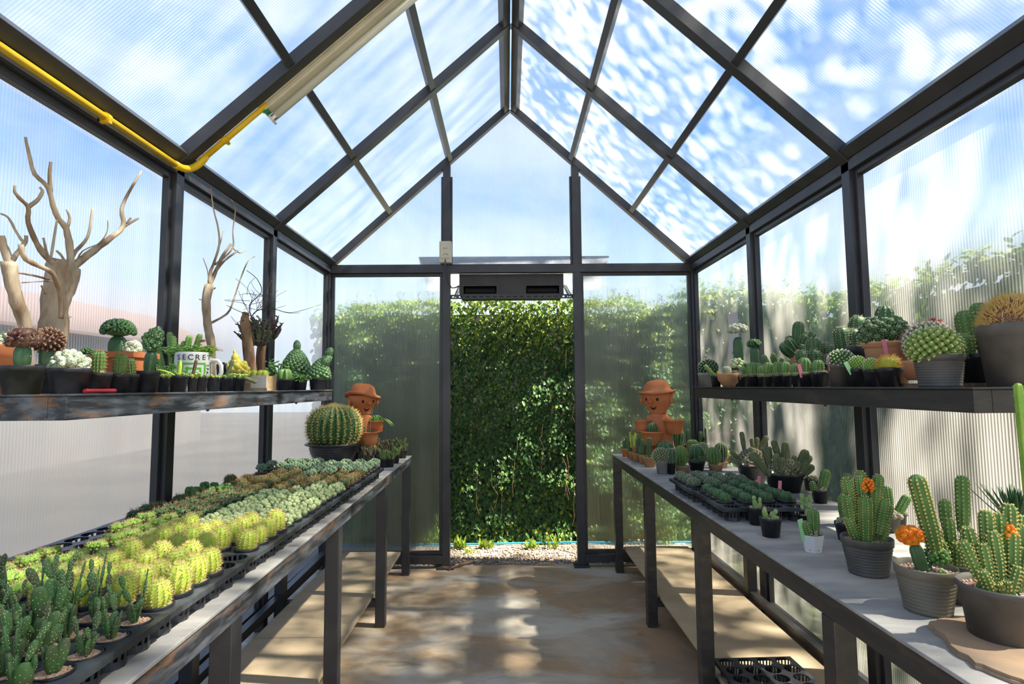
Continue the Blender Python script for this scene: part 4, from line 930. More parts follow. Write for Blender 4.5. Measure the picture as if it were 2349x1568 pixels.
potted('black pot with a twisted crested green cap grafted on a tall scarred stock', l, rt, rt * .76, h, BLK, None, None, plants=[(ribbed(42 * k, 165 * k, 3, G_STOCK, .35, seg=9, per=6, step=.018, lean=(.1, 0)), [G_STOCK, WOOL, WOOL], 'stock'),
    (lambda b, rr: (mound(b, (14 * k, 0, 200 * k), (42 * k, 30 * k, 45 * k), 26, 20 * k, rr=rr, lo=-.9, nk=(9, 7)), mound(b, (40 * k, 0, 262 * k), (36 * k, 28 * k, 38 * k), 22, 20 * k, rr=rr, lo=-.7, nk=(9, 7)), mound(b, (0, -20 * k, 240 * k), (22 * k, 15 * k, 30 * k), 8, 17 * k, rr=rr, lo=-.9)), [MAMM], 'grafted_cap')], seed=11)
# terracotta window box with mushroom graft
l0, k = PZ(z1, 835, 700, -1, .19)
w_, hh = 272 * k, 268 * k
t = thing('rectangular_planter', 'long terracotta planter behind the black pots on the left shelf', 'planter', l0)
b = MB(); w2, d2 = w_ / 2, .055
for (a, c, e, f, z0_, z1_) in ((-w2, w2, -d2, -d2 + .006, 0, hh), (-w2, w2, d2 - .006, d2, 0, hh), (-w2, -w2 + .006, -d2, d2, 0, hh), (w2 - .006, w2, -d2, d2, 0, hh), (-w2, w2, -d2, d2, 0, .006), (-w2 - .006, w2 + .006, -d2 - .006, -d2, hh * .86, hh), (-w2 - .006, w2 + .006, d2, d2 + .006, hh * .86, hh), (-w2 - .006, -w2, -d2, d2, hh * .86, hh), (w2, w2 + .006, -d2, d2, hh * .86, hh)): box(b, a, c, e, f, z0_, z1_)
b.build('planter_box', TER, t)
b = MB(); box(b, -w2 + .007, w2 - .007, -d2 + .007, d2 - .007, .006, hh * .88); b.build('gravel', GRAV, t)
t = thing('grafted_cactus', 'big mushroom-shaped dark green cap on a thick stock in the terracotta planter', 'cactus', l0 + V((-50 * k, 0, hh * .885)))
b = MB(); column(b, (0, 0, 0), (0, 0, 1), 150 * k, 62 * k, 4, .3, .9, 8, 6, wool=.0016, step=.02); add_plant(t, b, [G_STOCK, WOOL, WOOL], 0, 'stock')
b = MB(); rr = random.Random(12); blob(b, (0, 0, 190 * k), (92 * k, 80 * k, 50 * k), 14, 8); mound(b, (0, 0, 180 * k), (98 * k, 86 * k, 72 * k), 330, 10 * k, rr=rr, lo=-.3, nk=(5, 4), stretch=1.3); add_plant(t, b, [G_DARK], 0, 'grafted_cap')
t = thing('clustered_cactus', 'white-spined clustered cactus at the right end of the terracotta planter', 'cactus', l0 + V((52 * k, 0, hh * .885)))
b = MB(); mound(b, (0, 0, 40 * k), (36 * k, 36 * k, 55 * k), 20, 22 * k, rr=rr, lo=-.3, nk=(9, 7)); add_plant(t, b, [WHITEC], 0)
l, k, rt, h = SH(z1, 30, 165, 512, 845, off=.20)
potted('terracotta pot at the left edge of the shelf holding a pale woolly cactus', l, rt, rt * .75, h, TER, lambda b, rr: mound(b, (0, 0, 30 * k), (60 * k, 55 * k, 95 * k), 44, 16 * k, rr=rr, lo=-.1, nk=(8, 6)), [WHITEC], style='terra', seed=13)
# seven little pots with stapelia-like stems
for i, (cx, w, ry, lb, hs) in enumerate(((1102, 84, 752, 'leftmost of the little black pots of spiky green stems on the left shelf', .9), (1203, 122, 748, 'widest of the little black pots of toothed green stems, below the mug', 1.1), (1297, 66, 756, 'little black pot with one dark upright stem under the mug lettering', 1.0),
     (1358, 84, 756, 'little black pot of short green stems under the mug handle side', .8), (1438, 94, 762, 'little black pot of green rosette leaves just right of the mug handle', .8), (1520, 90, 766, 'little black pot with a long dark leaning stem in front of yellow cactus', .95), (1608, 90, 768, 'little black pot with stems drooping over its right side, beside the wooden box', 1.0))):
    l, k, rt, h = SH(z1, cx, w, ry, 858, off=.045)
    def f(b, rr, k=k, rt=rt, hs=hs, i=i):
        for q in range(15):
            a = q * 2.4; r_ = rt * .7 * sqrt(q / 15); ln = 50 * k * hs * rr.uniform(.7, 1.2)
            column(b, (cos(a) * r_, sin(a) * r_, -.003), (cos(a) * .8, sin(a) * .8, 1), ln, 9 * k, 4, .35, .8, 6, 2, wool=.0008, step=.006, spn=1, spl=.003, rr=rr)
    ps = [(f, [G_JADE if i % 2 else G_BRIGHT, PALE, TSP], 'stems')]
    if i == 1: ps.append((lambda b, rr, k=k: (finger(b, (0, 0, 0), (-1.6, -.2, 1), 170 * k, 9 * k, 0, 6, (0, 0, -.2)), finger(b, (.0, 0, 0), (.1, 0, 1), 120 * k, 13 * k, 0)), [G_YEL], 'long_stem'))
    if i == 2: ps.append((lambda b, rr, k=k: column(b, (0, 0, 0), (.18, 0, 1), 130 * k, 11 * k, 5, .3, .9, 8, 2, wool=.001, step=.006, spn=2, spl=.003, rr=rr), [G_PURP, PALE, RSP], 'long_stem'))
    if i == 5: ps.append((lambda b, rr, k=k: column(b, (0, 0, 0), (.35, 0, 1), 140 * k, 13 * k, 5, .3, .9, 8, 2, wool=.001, step=.006, spn=2, spl=.003, rr=rr), [G_OLIVE, PALE, RSP], 'long_stem'))
    if i == 6: ps.append((lambda b, rr, k=k: column(b, (20 * k, 0, 20 * k), (1.0, -.2, -.35), 120 * k, 13 * k, 5, .3, .9, 8, 2, (0, 0, -.35 * .1), wool=.001, step=.006, spn=2, spl=.003, rr=rr), [G_OLIVE, PALE, RSP], 'long_stem'))
    potted(lb, l, rt, rt * .72, h, BLK2, None, None, plants=ps, seed=30 + i, name='potted_succulent', cat='potted succulent', group='little pots in front of the mug')
# the lettered mug
l, k = PZ(z1, 1300, 700, -1, .165); mr = 122 * k * .93; mh = 262 * k
t = thing('mug_planter', 'white mug planter lettered SECRET with a green square spiral, full of succulents', 'mug', l, 0)
MUGC = mat('glazed_white', (.82, .82, .80), .25)
b = MB(); lathe(b, [(mr * .86, 0), (mr * .94, .004), (mr, mh * .12), (mr * 1.0, mh * .9), (mr * 1.0, mh * .99), (mr * .98, mh), (mr * .93, mh), (mr * .93, mh * .86), (mr * .6, mh * .85)], 40); b.build('mug_body', MUGC, t).data.polygons.foreach_set('use_smooth', [True] * len(b.f))
b = MB(); pts = [(mr * .97, 0, mh * .74), (mr + 18 * k, 0, mh * .80), (mr + 52 * k, 0, mh * .78), (mr + 74 * k, 0, mh * .66), (mr + 76 * k, 0, mh * .48), (mr + 56 * k, 0, mh * .30), (mr * .97, 0, mh * .2)]; tube(b, pts, 14 * k, 12); b.build('handle', MUGC, t, smooth=True)
b = MB(); lathe(b, [(.0001, mh * .87), (mr * .92, mh * .87)], 24, close=False); b.build('soil', SOIL, t)
def mug_text(body, size, ang, z, m, name='lettering', rot90=False, bold=0.0):
    for i_, ch in enumerate(body):
        cu = bpy.data.curves.new('t', 'FONT'); cu.body = ch; cu.size = size; cu.extrude = .0003; cu.offset = bold; cu.align_x = 'CENTER'; o = bpy.data.objects.new('t', cu); C.objects.link(o)
        me = bpy.data.meshes.new_from_object(o); bpy.data.objects.remove(o); o = put(name, me, t); me.materials.clear(); me.materials.append(m)
        if rot90: a = ang; zz_ = z - i_ * size * .78
        else: a = ang + (i_ - (len(body) - 1) / 2) * size * .80 / mr; zz_ = z
        n_ = V((sin(a), -cos(a), 0)); x = V((cos(a), sin(a), 0)); y = V((0, 0, 1))
        if rot90: x, y = V((0, 0, -1)), x
        o.matrix_basis = Matrix(((x.x, y.x, n_.x, n_.x * (mr + .0004)), (x.y, y.y, n_.y, n_.y * (mr + .0004)), (x.z, y.z, n_.z, zz_), (0, 0, 0, 1)))
BLKI = mat('black_ink', (.01, .01, .01), .5); GRNI = mat('green_print', (.10, .50, .03), .5)
va = math.atan2(l.x - CAM.x, l.y) * -1           # facing the camera
mug_text('SECRET', 50 * k, va * .95 + .05, mh * .80, BLKI)
mug_text('SPACE', 30 * k, va + .72, mh * .66, BLKI, rot90=True)
b = MB(); S0 = 150 * k; th = 12 * k; cz = mh * .44; seg_ = []
def gl_bar(x0, x1, z0_, z1_):
    n_ = 8 if x1 - x0 > .02 else 2
    for i_ in range(n_):
        xa, xb = x0 + (x1 - x0) * i_ / n_, x0 + (x1 - x0) * (i_ + 1) / n_; vs = []
        for x_ in (xa, xb):
            a = va + .02 + x_ / mr; n = V((sin(a), -cos(a), 0))
            for z_ in (z0_, z1_):
                for q in (mr + .0001, mr + .0007): p = n * q; vs.append((p.x, p.y, cz + z_))
        b.add(vs, [(0, 2, 3, 1), (4, 5, 7, 6), (1, 3, 7, 5), (0, 4, 6, 2), (2, 6, 7, 3), (0, 1, 5, 4)])
H_ = S0 / 2
for x0, x1, a, c in ((-H_, H_, H_ - th, H_), (-H_, -H_ + th, -H_, H_), (H_ - th, H_, -H_ * .75, H_), (-H_, H_ * .2, -H_, -H_ + th), (-H_ * .6, H_ * .6, H_ * .42, H_ * .42 + th), (-H_ * .6, -H_ * .6 + th, -H_ * .5, H_ * .42), (H_ * .45, H_ * .45 + th, -H_ * .5, H_ * .42), (-.0 - th / 2, th / 2, -H_ * .9, H_ * .1), (-H_ * .25, H_ * .3, H_ * .02, H_ * .02 + th), (H_ * .2, H_, -H_, -H_ + th)): gl_bar(x0, x1, a, c)
b.build('spiral_mark', GRNI, t)
mt = l + V((0, 0, mh * .87))
def topplant(label, cat, name, loc, parts):
    t = thing(name, label, cat, loc); 
    for f, ms, nm in parts: b = MB(); f(b, random.Random(len(label))); add_plant(t, b, ms, 0, nm)
    return t
def bush(n, R_, H_, ll, spread=.9): return lambda b, rr: stems(b, R_, n, H_, ll * .14, rr, 0, spread, 9, 0, ll)
topplant('loose pale green leafy succulent spilling over the left rim of the mug', 'succulent', 'leafy_succulent', mt + V((-85 * k, 0, 0)), [(bush(26, 60 * k, 100 * k, 30 * k, 1.4), [G_JADE], 'foliage')])
topplant('dark green rosette leaves in the middle of the mug', 'succulent', 'leafy_succulent', mt + V((-5 * k, -10 * k, 0)), [(lambda b, rr: [rosette(b, (q * 26 * k, (q % 2) * 20 * k - .01, 0), 14, 45 * k, 10 * k, rr, rise=.5) for q in (-1, 0, 1)], [G_MID], 'foliage')])
topplant('green succulent bush with pinkish tips on the right side of the mug', 'succulent', 'leafy_succulent', mt + V((68 * k, 0, 0)), [(bush(18, 40 * k, 95 * k, 28 * k, .9), [G_BRIGHT], 'foliage'), (lambda b, rr: [rosette(b, (rr.uniform(-30, 30) * k, rr.uniform(-20, 20) * k, 105 * k), 9, 26 * k, 6 * k, rr) for q in range(5)], [mat('pinkish_leaf_tips', (.60, .34, .20), .5)], 'leaf_tips')])
l2, k2 = PZ(z1, 1185, 700, -1, .25)
pt = potted('black pot behind the mug with a clump of upright green finger cacti', l2, 60 * k2, 48 * k2, 130 * k2, BLK, None, None, plants=[(lambda b, rr: [column(b, (x * k2, y * k2, -.004), (x / 260, 0, 1), hh_ * k2, 20 * k2, 6, .3, .85, 10, 4, wool=.0016, step=.008, rr=rr) for x, y, hh_ in ((-75, 0, 255), (-28, 10, 300), (-8, -20, 270), (38, 8, 280), (74, 0, 296), (20, 20, 240))], [G_JADE, PALE, PALE], 'cactus')], seed=41)
l2, k2 = PZ(z1, 1120, 760, -1, .15)
topplant('pale leafy shrub hanging left of the mug behind the little pots', 'succulent', 'leafy_succulent', l2 + V((0, 0, 0)), [(bush(44, 70 * k2, 225 * k2, 26 * k2, .5), [G_JADE], 'foliage')])
l2, k2 = PZ(z1, 1372, 600, -1, .10); add_ = thing('plant_marker', 'yellow stick standing in front of the mug', 'plant marker', mt + V((62 * k, -18 * k, 0)))
b = MB(); bar(b, (0, 0, 0), (.002, 0, 66 * k), 9 * k, .002, up=(0, -1, 0)); b.build('stick', YTAG, add_)
# agave, yellow cacti, wooden box
l, k, rt, h = SH(z1, 1505, 92, 670, 850, off=.22)
potted('small dark agave rosette in a black pot behind the little pots', l, rt, rt * .8, h, BLK, lambda b, rr: rosette(b, (0, 0, 0), 26, 46 * k, 7 * k, rr, rise=.25), [G_DARK], seed=44, name='potted_succulent', cat='potted succulent')
l, k, rt, h = SH(z1, 1590, 110, 745, 856, off=.13)
potted('yellow crested cactus with a pointed top on the left shelf', l, rt, rt * .8, h, BLK, lambda b, rr: (mound(b, (0, 0, 55 * k), (34 * k, 30 * k, 46 * k), 20, 24 * k, rr=rr, lo=-.5, nk=(9, 7)), mound(b, (45 * k, 0, 45 * k), (24 * k, 22 * k, 40 * k), 14, 18 * k, rr=rr, lo=-.5, nk=(8, 6)), blob(b, (-8 * k, 0, 118 * k), (27 * k, 26 * k, 40 * k), 10, 7), finger(b, (-14 * k, 0, 140 * k), (-.1, 0, 1), 44 * k, 8 * k)), [mat('yellow_cactus', (.62, .55, .06), .55, (.75, .62, .15), 60, 3)], seed=45)
l, k = PZ(z1, 1745, 800, -1, .075)
t = thing('wooden_planter', 'small weathered wooden box planter with a white front label', 'planter', l, -.12)
WDN = mat('weathered_board', (.42, .27, .12), .85, (.55, .42, .25), 18, 6, stretch=(1, 6, 6)); WLAB = mat('whitewashed_board', (.62, .56, .48), .8, (.70, .66, .60), 20, 5)
w2, hh, d2 = 92 * k, 98 * k, .035
b = MB(); box(b, -w2, w2, -d2, -d2 + .006, 0, hh); box(b, -w2, w2, d2 - .006, d2, 0, hh); box(b, -w2, -w2 + .006, -d2 + .006, d2 - .006, 0, hh); box(b, w2 - .006, w2, -d2 + .006, d2 - .006, 0, hh); b.build('box', WDN, t)
b = MB(); box(b, -20 * k, w2, -d2 - .004, -d2, 18 * k, hh + 4 * k); b.build('label_board', WLAB, t)
b = MB(); box(b, -w2 + .007, w2 - .007, -d2 + .007, d2 - .007, .0, hh * .85); b.build('soil', SOIL, t)
topplant('row of yellow-green ball cacti in the wooden box planter', 'cactus', 'ball_cactus', l + V((-20 * k, 0, hh * .86)), [(lambda b, rr: [column(b, (x * k, -.004, -.002), (0, 0, 1), 58 * k, 25 * k, 9, .2, ball=True, seg=8, per=2, wool=.001, step=.006, spn=2, spl=.004, rr=rr) for x in (-48, -8, 34, 62)], [G_YEL, YSP, YSP], 'cactus')])
for cx, w, lb, kind in ((1868, 60, 'small black pot just right of the wooden box with a tiny green ball', 0), (1918, 96, 'black pot with a ribbed dark green star-shaped cactus right of the wooden box', 1), (2020, 100, 'black pot with feathery green crested stems hanging over its front', 2)):
    l, k, rt, h = SH(z1, cx, w, 790, 866, off=.13 if kind == 0 else .05)
    if kind == 0: f = lambda b, rr, k=k: column(b, (0, 0, 0), (0, 0, 1), 40 * k, 22 * k, 8, .2, ball=True, seg=7, per=2, rr=rr, wool=.001)
    elif kind == 1: f = lambda b, rr, k=k: (column(b, (0, 0, -.002), (0, 0, 1), 82 * k, 50 * k, 7, .42, ball=True, seg=10, per=6, wool=.0009, step=.005, rr=rr), tubercles(b, (-50 * k, 0, 10 * k), (22 * k, 22 * k, 22 * k), 24, 5 * k, rr=rr))
    else: f = lambda b, rr, k=k: ([finger(b, (rr.uniform(-25, 25) * k, rr.uniform(-15, 5) * k, 0), (rr.uniform(-1, 1), rr.uniform(-1.1, .2), rr.uniform(.3, 1.2)), rr.uniform(50, 110) * k, 5 * k, 0, 5, (0, 0, -.5)) for _ in range(70)])
    potted(lb, l, rt, rt * .8, h, BLK2, f, [G_MID if kind != 2 else G_JADE, WOOL, WOOL], seed=50 + kind)
def conemound(b, k, H_, R_, n, rr, lean=0.0, t=17, neck=0.0):
    for i in range(n):
        u = (i + .5) / n; z = H_ * (1 - u) ** .8; r_ = R_ * u ** (.62) ; a = i * 2.39996
        blob(b, (cos(a) * r_ * k + lean * z * k, sin(a) * r_ * .75 * k, z * k), (t * k * .9,) * 3, 8, 6, 0, jit=.04)
    tube(b, [(lean * z * k, 0, z * k) for z in (0, H_ * .5, H_ * .85)], [R_ * .8 * k, R_ * .5 * k, R_ * .2 * k], 10)
l, k, rt, h = SH(z1, 1990, 150, 742, 862, off=.20)
potted('broad cone-shaped mound of knobbly green cactus, the left one of two', l, rt, rt * .8, h, BLK, lambda b, rr: (conemound(b, k, 165, 105, 170, rr, .03, 15), blob(b, (6 * k, 0, 190 * k), (26 * k, 26 * k, 42 * k), 10, 7)), [MAMM], seed=55)
l, k, rt, h = SH(z1, 2140, 112, 782, 866, off=.055)
potted('leaning knobbly green cactus mound with a raised head at the shelf end', l, rt, rt * .8, h, BLK, lambda b, rr: (conemound(b, k, 130, 80, 120, rr, .18, 15), blob(b, (75 * k, 0, 175 * k), (30 * k, 27 * k, 40 * k), 10, 7, 0, (.4, 0, 1)), tube(b, [(30 * k, 0, 80 * k), (75 * k, 0, 160 * k)], [44 * k, 26 * k], 10)), [MAMM], seed=56)
# red stick on the shelf
p0, _ = PZ(z1, 575, 832, -1, .004); p1, _ = PZ(z1, 790, 820, -1, .008)
b = MB(); tube(b, [p0 + V((.0, 0, .006)), p1 + V((-.004, 0, .006))], .0045, 8); b.build('pen', mat('red_plastic', (.45, .02, .03), .4)).name = 'red_stick'
tag(bpy.data.objects['red_stick'], 'red plastic stick lying along the left shelf edge before the black pots', 'stick')
# driftwood and log
def pt(px, py, X): return at(px, py, X, 0)
def branch(b, pts, r0, r1, n=8, X=-1.16, jx=.0, fork=True):
    P_ = []; rr = random.Random(int(pts[0][0] * 7 + pts[-1][1]))
    for i, q in enumerate(pts): P_.append(pt(q[0], q[1], X + (q[2] if len(q) > 2 else 0) + rr.uniform(-jx, jx)))
    P2 = []; m_ = len(P_)
    for i in range(m_ - 1):                                             # round the corners
        for s_ in (0, .33, .66):
            a_, b_, c_, d_ = P_[max(i - 1, 0)], P_[i], P_[i + 1], P_[min(i + 2, m_ - 1)]
            P2.append(.5 * ((2 * b_) + (c_ - a_) * s_ + (2 * a_ - 5 * b_ + 4 * c_ - d_) * s_ ** 2 + (-a_ + 3 * b_ - 3 * c_ + d_) * s_ ** 3))
    P2.append(P_[-1]); r0 *= .56; r1 *= .9; kk = len(P2) - 1
    rs = [r0 + (r1 - r0) * (i / kk) ** .8 for i in range(kk + 1)]; random.seed(len(pts)); tube(b, P2, rs, n, 0, True, .16)
    return P2
SY = 889
d1 = thing('driftwood_tree', 'tall pale bare driftwood tree with spreading branches on the left shelf', 'driftwood', pt(120, SY, -1.16))
def dw(parent, m, specs, X, name='branch'):
    for (nm, pts, r0, r1) in specs:
        b = MB(); branch(b, pts, r0, r1, X=X, n=12 if r0 > .015 else 7); o = b.build(nm, m, parent, smooth=True)
        o.matrix_parent_inverse = Matrix.Translation(-parent.location)
dw(d1, WOODD, [('trunk', [(112, 885), (118, 800), (118, 740), (122, 690), (133, 640), (140, 600)], .042, .030),
  ('trunk', [(128, 880), (140, 760), (140, 700), (155, 655), (163, 615)], .022, .022),
  ('branch', [(140, 640), (170, 610), (215, 575), (255, 545), (283, 518), (279, 480), (296, 440), (325, 392)], .021, .003),
  ('branch', [(283, 520), (300, 510), (318, 500)], .008, .003), ('branch', [(290, 513), (300, 500)], .005, .003),
  ('branch', [(163, 615), (160, 570), (152, 525), (128, 490), (110, 430), (80, 400), (68, 360), (58, 314)], .018, .003),
  ('branch', [(116, 440), (114, 400), (117, 372)], .009, .004), ('branch', [(155, 520), (160, 500), (153, 480)], .007, .003),
  ('branch', [(135, 610), (112, 595), (85, 560), (65, 510), (65, 475), (45, 455), (34, 440), (34, 425)], .015, .003),
  ('branch', [(65, 475), (85, 460), (97, 440), (92, 430)], .010, .003), ('branch', [(160, 600), (175, 575), (200, 545), (208, 510), (212, 476)], .010, .003),
  ('branch', [(115, 600), (122, 560), (128, 520), (135, 490)], .006, .003), ('branch', [(112, 595), (105, 570), (100, 545)], .006, .003), ('branch', [(150, 600), (140, 585), (130, 575)], .006, .003),
  ('branch', [(170, 605), (195, 580), (230, 555), (246, 530), (247, 505)], .004, .0015), ('branch', [(175, 600), (190, 575), (225, 560)], .004, .0015),
  ('branch', [(140, 730, .05), (141, 690, .05), (128, 640, .06), (112, 620, .06), (60, 595, .06), (48, 560, .06)], .010, .006),
  ('branch', [(112, 640, .04), (70, 630, .05), (28, 623, .05)], .005, .002), ('branch', [(120, 645, .04), (90, 645, .05), (50, 648, .05)], .003, .0015), ('branch', [(104, 672, .02), (95, 655, .03)], .006, .002), ('branch', [(145, 730, .02), (165, 726, .03)], .003, .001)], -1.16)
d0 = thing('driftwood_tree', 'smaller pale driftwood branch leaning at the far left of the left shelf', 'driftwood', pt(60, SY, -1.12))
dw(d0, WOODD, [('trunk', [(70, 885), (55, 740), (38, 690), (24, 640), (20, 600)], .022, .015), ('branch', [(20, 605), (8, 570), (2, 540)], .012, .008), ('branch', [(22, 610), (40, 580), (58, 555), (60, 540)], .010, .004), ('branch', [(58, 560), (42, 540), (20, 500), (2, 490)], .006, .002), ('branch', [(30, 595), (20, 570), (10, 555)], .004, .0015), ('branch', [(47, 680), (44, 670), (46, 662)], .005, .002)], -1.12)
d2_ = thing('driftwood_tree', 'slender upright driftwood branch behind the mug on the left shelf', 'driftwood', pt(490, SY, -1.20))
dw(d2_, WOODD, [('trunk', [(487, 885), (484, 790), (476, 745), (472, 690), (480, 655)], .026, .017), ('branch', [(478, 660), (496, 620), (512, 585), (530, 560)], .015, .006), ('branch', [(480, 655), (484, 620), (492, 600), (503, 560), (500, 520), (490, 480), (483, 430)], .013, .002), ('branch', [(493, 606), (515, 590), (535, 565), (534, 530), (540, 480), (531, 458)], .008, .002),
  ('branch', [(480, 742), (520, 720), (535, 690), (548, 650), (568, 600), (585, 588)], .009, .002), ('branch', [(535, 570), (550, 580), (565, 572)], .005, .002), ('branch', [(479, 650), (476, 620), (466, 592)], .004, .0015), ('branch', [(472, 690), (457, 686)], .004, .002), ('branch', [(478, 672), (494, 660)], .005, .003), ('branch', [(494, 624), (515, 598), (545, 575)], .008, .004), ('branch', [(505, 560), (512, 530)], .004, .002)], -1.20)
d3 = thing('log_planter', 'split hollow brown log stump planted with succulents on the left shelf', 'log', pt(580, SY, -1.18))
dw(d3, WOODB, [('stump', [(578, 885), (570, 800), (562, 740), (564, 718)], .050, .016), ('stump', [(600, 885), (598, 820), (604, 770), (606, 765)], .034, .022)], -1.18)
tw = thing('twig_bush', 'tangle of thin dark bare twigs reaching over the log stump', 'twigs', pt(580, 740, -1.16))
rr = random.Random(77); specs = [('twig', [(575, 730), (590, 712), (625, 708), (665, 717), (705, 708), (738, 697)], .0045, .001), ('twig', [(580, 735), (572, 700), (600, 670), (590, 640), (566, 620)], .005, .0015), ('twig', [(625, 706), (650, 715), (670, 718), (688, 717)], .003, .001), ('twig', [(578, 725), (545, 712), (520, 700)], .003, .001), ('twig', [(590, 712), (610, 690), (618, 650), (628, 640)], .003, .001), ('twig', [(566, 720), (545, 740), (530, 725)], .002, .001)]
for i in range(26):
    a, q = rr.uniform(0, 6.28), rr.uniform(25, 65); sx_, sy_ = 585 + rr.uniform(-22, 30), 705 + rr.uniform(-30, 15); specs.append(('twig', [(sx_, sy_), (sx_ + cos(a) * q * .5 + rr.uniform(-8, 8), sy_ - abs(sin(a)) * q * .5, rr.uniform(-.03, .05)), (sx_ + cos(a) * q, sy_ - abs(sin(a)) * q + rr.uniform(-8, 8), rr.uniform(-.04, .07))], .0022, .0008))
dw(tw, TWIGM, specs, -1.16)
lp = pt(590, 790, -1.17); kk = (lp - CAM).dot(FW) / F0
topplant('dark green fingery succulent growing out of the log stump', 'succulent', 'finger_succulent', lp, [(lambda b, rr: stems(b, 26 * kk, 26, 62 * kk, 4 * kk, rr, 0, .9, 8, 0, 9 * kk), [DARKSUC], 'stems')])
lp2 = pt(612, 775, -1.19)
topplant('purple-tipped succulent on the right side of the log stump', 'succulent', 'finger_succulent', lp2, [(lambda b, rr: stems(b, 20 * kk, 22, 62 * kk, 4 * kk, rr, 0, .9, 8, 0, 9 * kk), [G_PURP], 'stems')])
lp3 = pt(630, 889, -1.17)
topplant('small dark green shrub at the right foot of the log stump', 'succulent', 'leafy_succulent', V((lp3.x, lp3.y, SZ)), [(bush(24, 24 * kk, 88 * kk, 11 * kk, .5), [G_MID], 'foliage')])

# --- right shelf
def tagp(k, x, z, h, m): return dict(tagm=m, tagp=(x * k, -.02, h * k))
l, k, rt, h = SH(z5, 138, 148, 722, 820, off=.055)
potted('grey pot at the far end of the right shelf with a dark round hairy cactus', l, rt, rt * .76, h, GRYL, lambda b, rr: tubercles(b, (0, 0, 48 * k), (62 * k, 62 * k, 55 * k), 120, 8 * k, wool=.0028, spn=3, spl=.013, spw=.0003, rr=rr, frac=.95), [G_BROWNC if 0 else G_DARK, WOOL, RSP], seed=60)
l, k, rt, h = SH(z5, 190, 74, 742, 820, off=.02)
potted('little black pot with one pale finger cactus leaning left, far end of right shelf', l, rt, rt * .76, h, BLK2, lambda b, rr: column(b, (-4 * k, 0, 0), (-.85, 0, 1), 110 * k, 13 * k, 10, .2, .9, 10, 2, wool=.001, step=.005, spn=2, spl=.003, rr=rr), [G_JADE, PALE, PALE], seed=61, tagm=YTAG, tagp=(.012, 0, 55 * k))
l, k, rt, h = SH(z5, 278, 158, 722, 815, off=.06)
potted('orange terracotta bowl on the right shelf with a white ball and an agave', l, rt, rt * .5, h, TERB, None, None, style='bowl', name='bowl_planter', plants=[(lambda b, rr: column(b, (-12 * k, 0, -.002), (0, 0, 1), 62 * k, 29 * k, 16, .12, ball=True, seg=10, per=2, wool=.0018, step=.005, spn=3, spl=.004, rr=rr), [G_GREY, WOOL, WOOL], 'cactus'), (lambda b, rr: rosette(b, (42 * k, 0, 0), 18, 42 * k, 10 * k, rr, rise=.35), [G_OLIVE], 'agave')], seed=62)
l, k, rt, h = SH(z5, 355, 100, 690, 818, off=.20)
potted('tall green stock topped by a white woolly cap, before the paper note', l, rt, rt * .8, h, BLK, None, None, plants=[(ribbed(38 * k, 245 * k, 3, G_STOCK, .45, seg=9, per=6, step=.03, narrow=.95), [G_STOCK, WOOL, WOOL], 'stock'), (graftcap(285 * k, 56 * k, 34, 17 * k, -.3, .55), [WHITEC], 'grafted_cap')], seed=63)
l, k, rt, h = SH(z5, 466, 90, 690, 815, off=.22)
potted('grafted cactus with a dark green rounded cap, standing before the dark wall post', l, rt, rt * .8, h, BLK, None, None, plants=[(ribbed(34 * k, 180 * k, 3, G_DARK, .4, seg=9, per=6, step=.03, narrow=.95), [G_STOCK, WOOL, WOOL], 'stock'), (graftcap(188 * k, 40 * k, 70, 10 * k, -.3, .75), [G_DARK], 'grafted_cap')], seed=64)
l, k, rt, h = SH(z5, 348, 84, 670, 818, off=.13)
potted('small white-dotted cluster cactus just behind the terracotta bowl', l, rt, rt * .8, h * .9, BLK, lambda b, rr: mound(b, (0, 0, 30 * k), (32 * k, 28 * k, 42 * k), 16, 17 * k, rr=rr, lo=-.3, nk=(9, 7)), [THIM], seed=65)
l, k, rt, h = SH(z5, 440, 120, 690, 818, off=.125)
potted('spiky bright green rosettes in a black pot behind the striped ball cacti', l, rt, rt * .8, h, BLK, lambda b, rr: [rosette(b, (x * k, y * k, 6 * k), 24, 55 * k, 9 * k, rr, rise=.5) for x, y in ((-38, 0), (10, 8), (42, -4))], [G_JADE], seed=66, name='potted_succulent', cat='potted succulent')
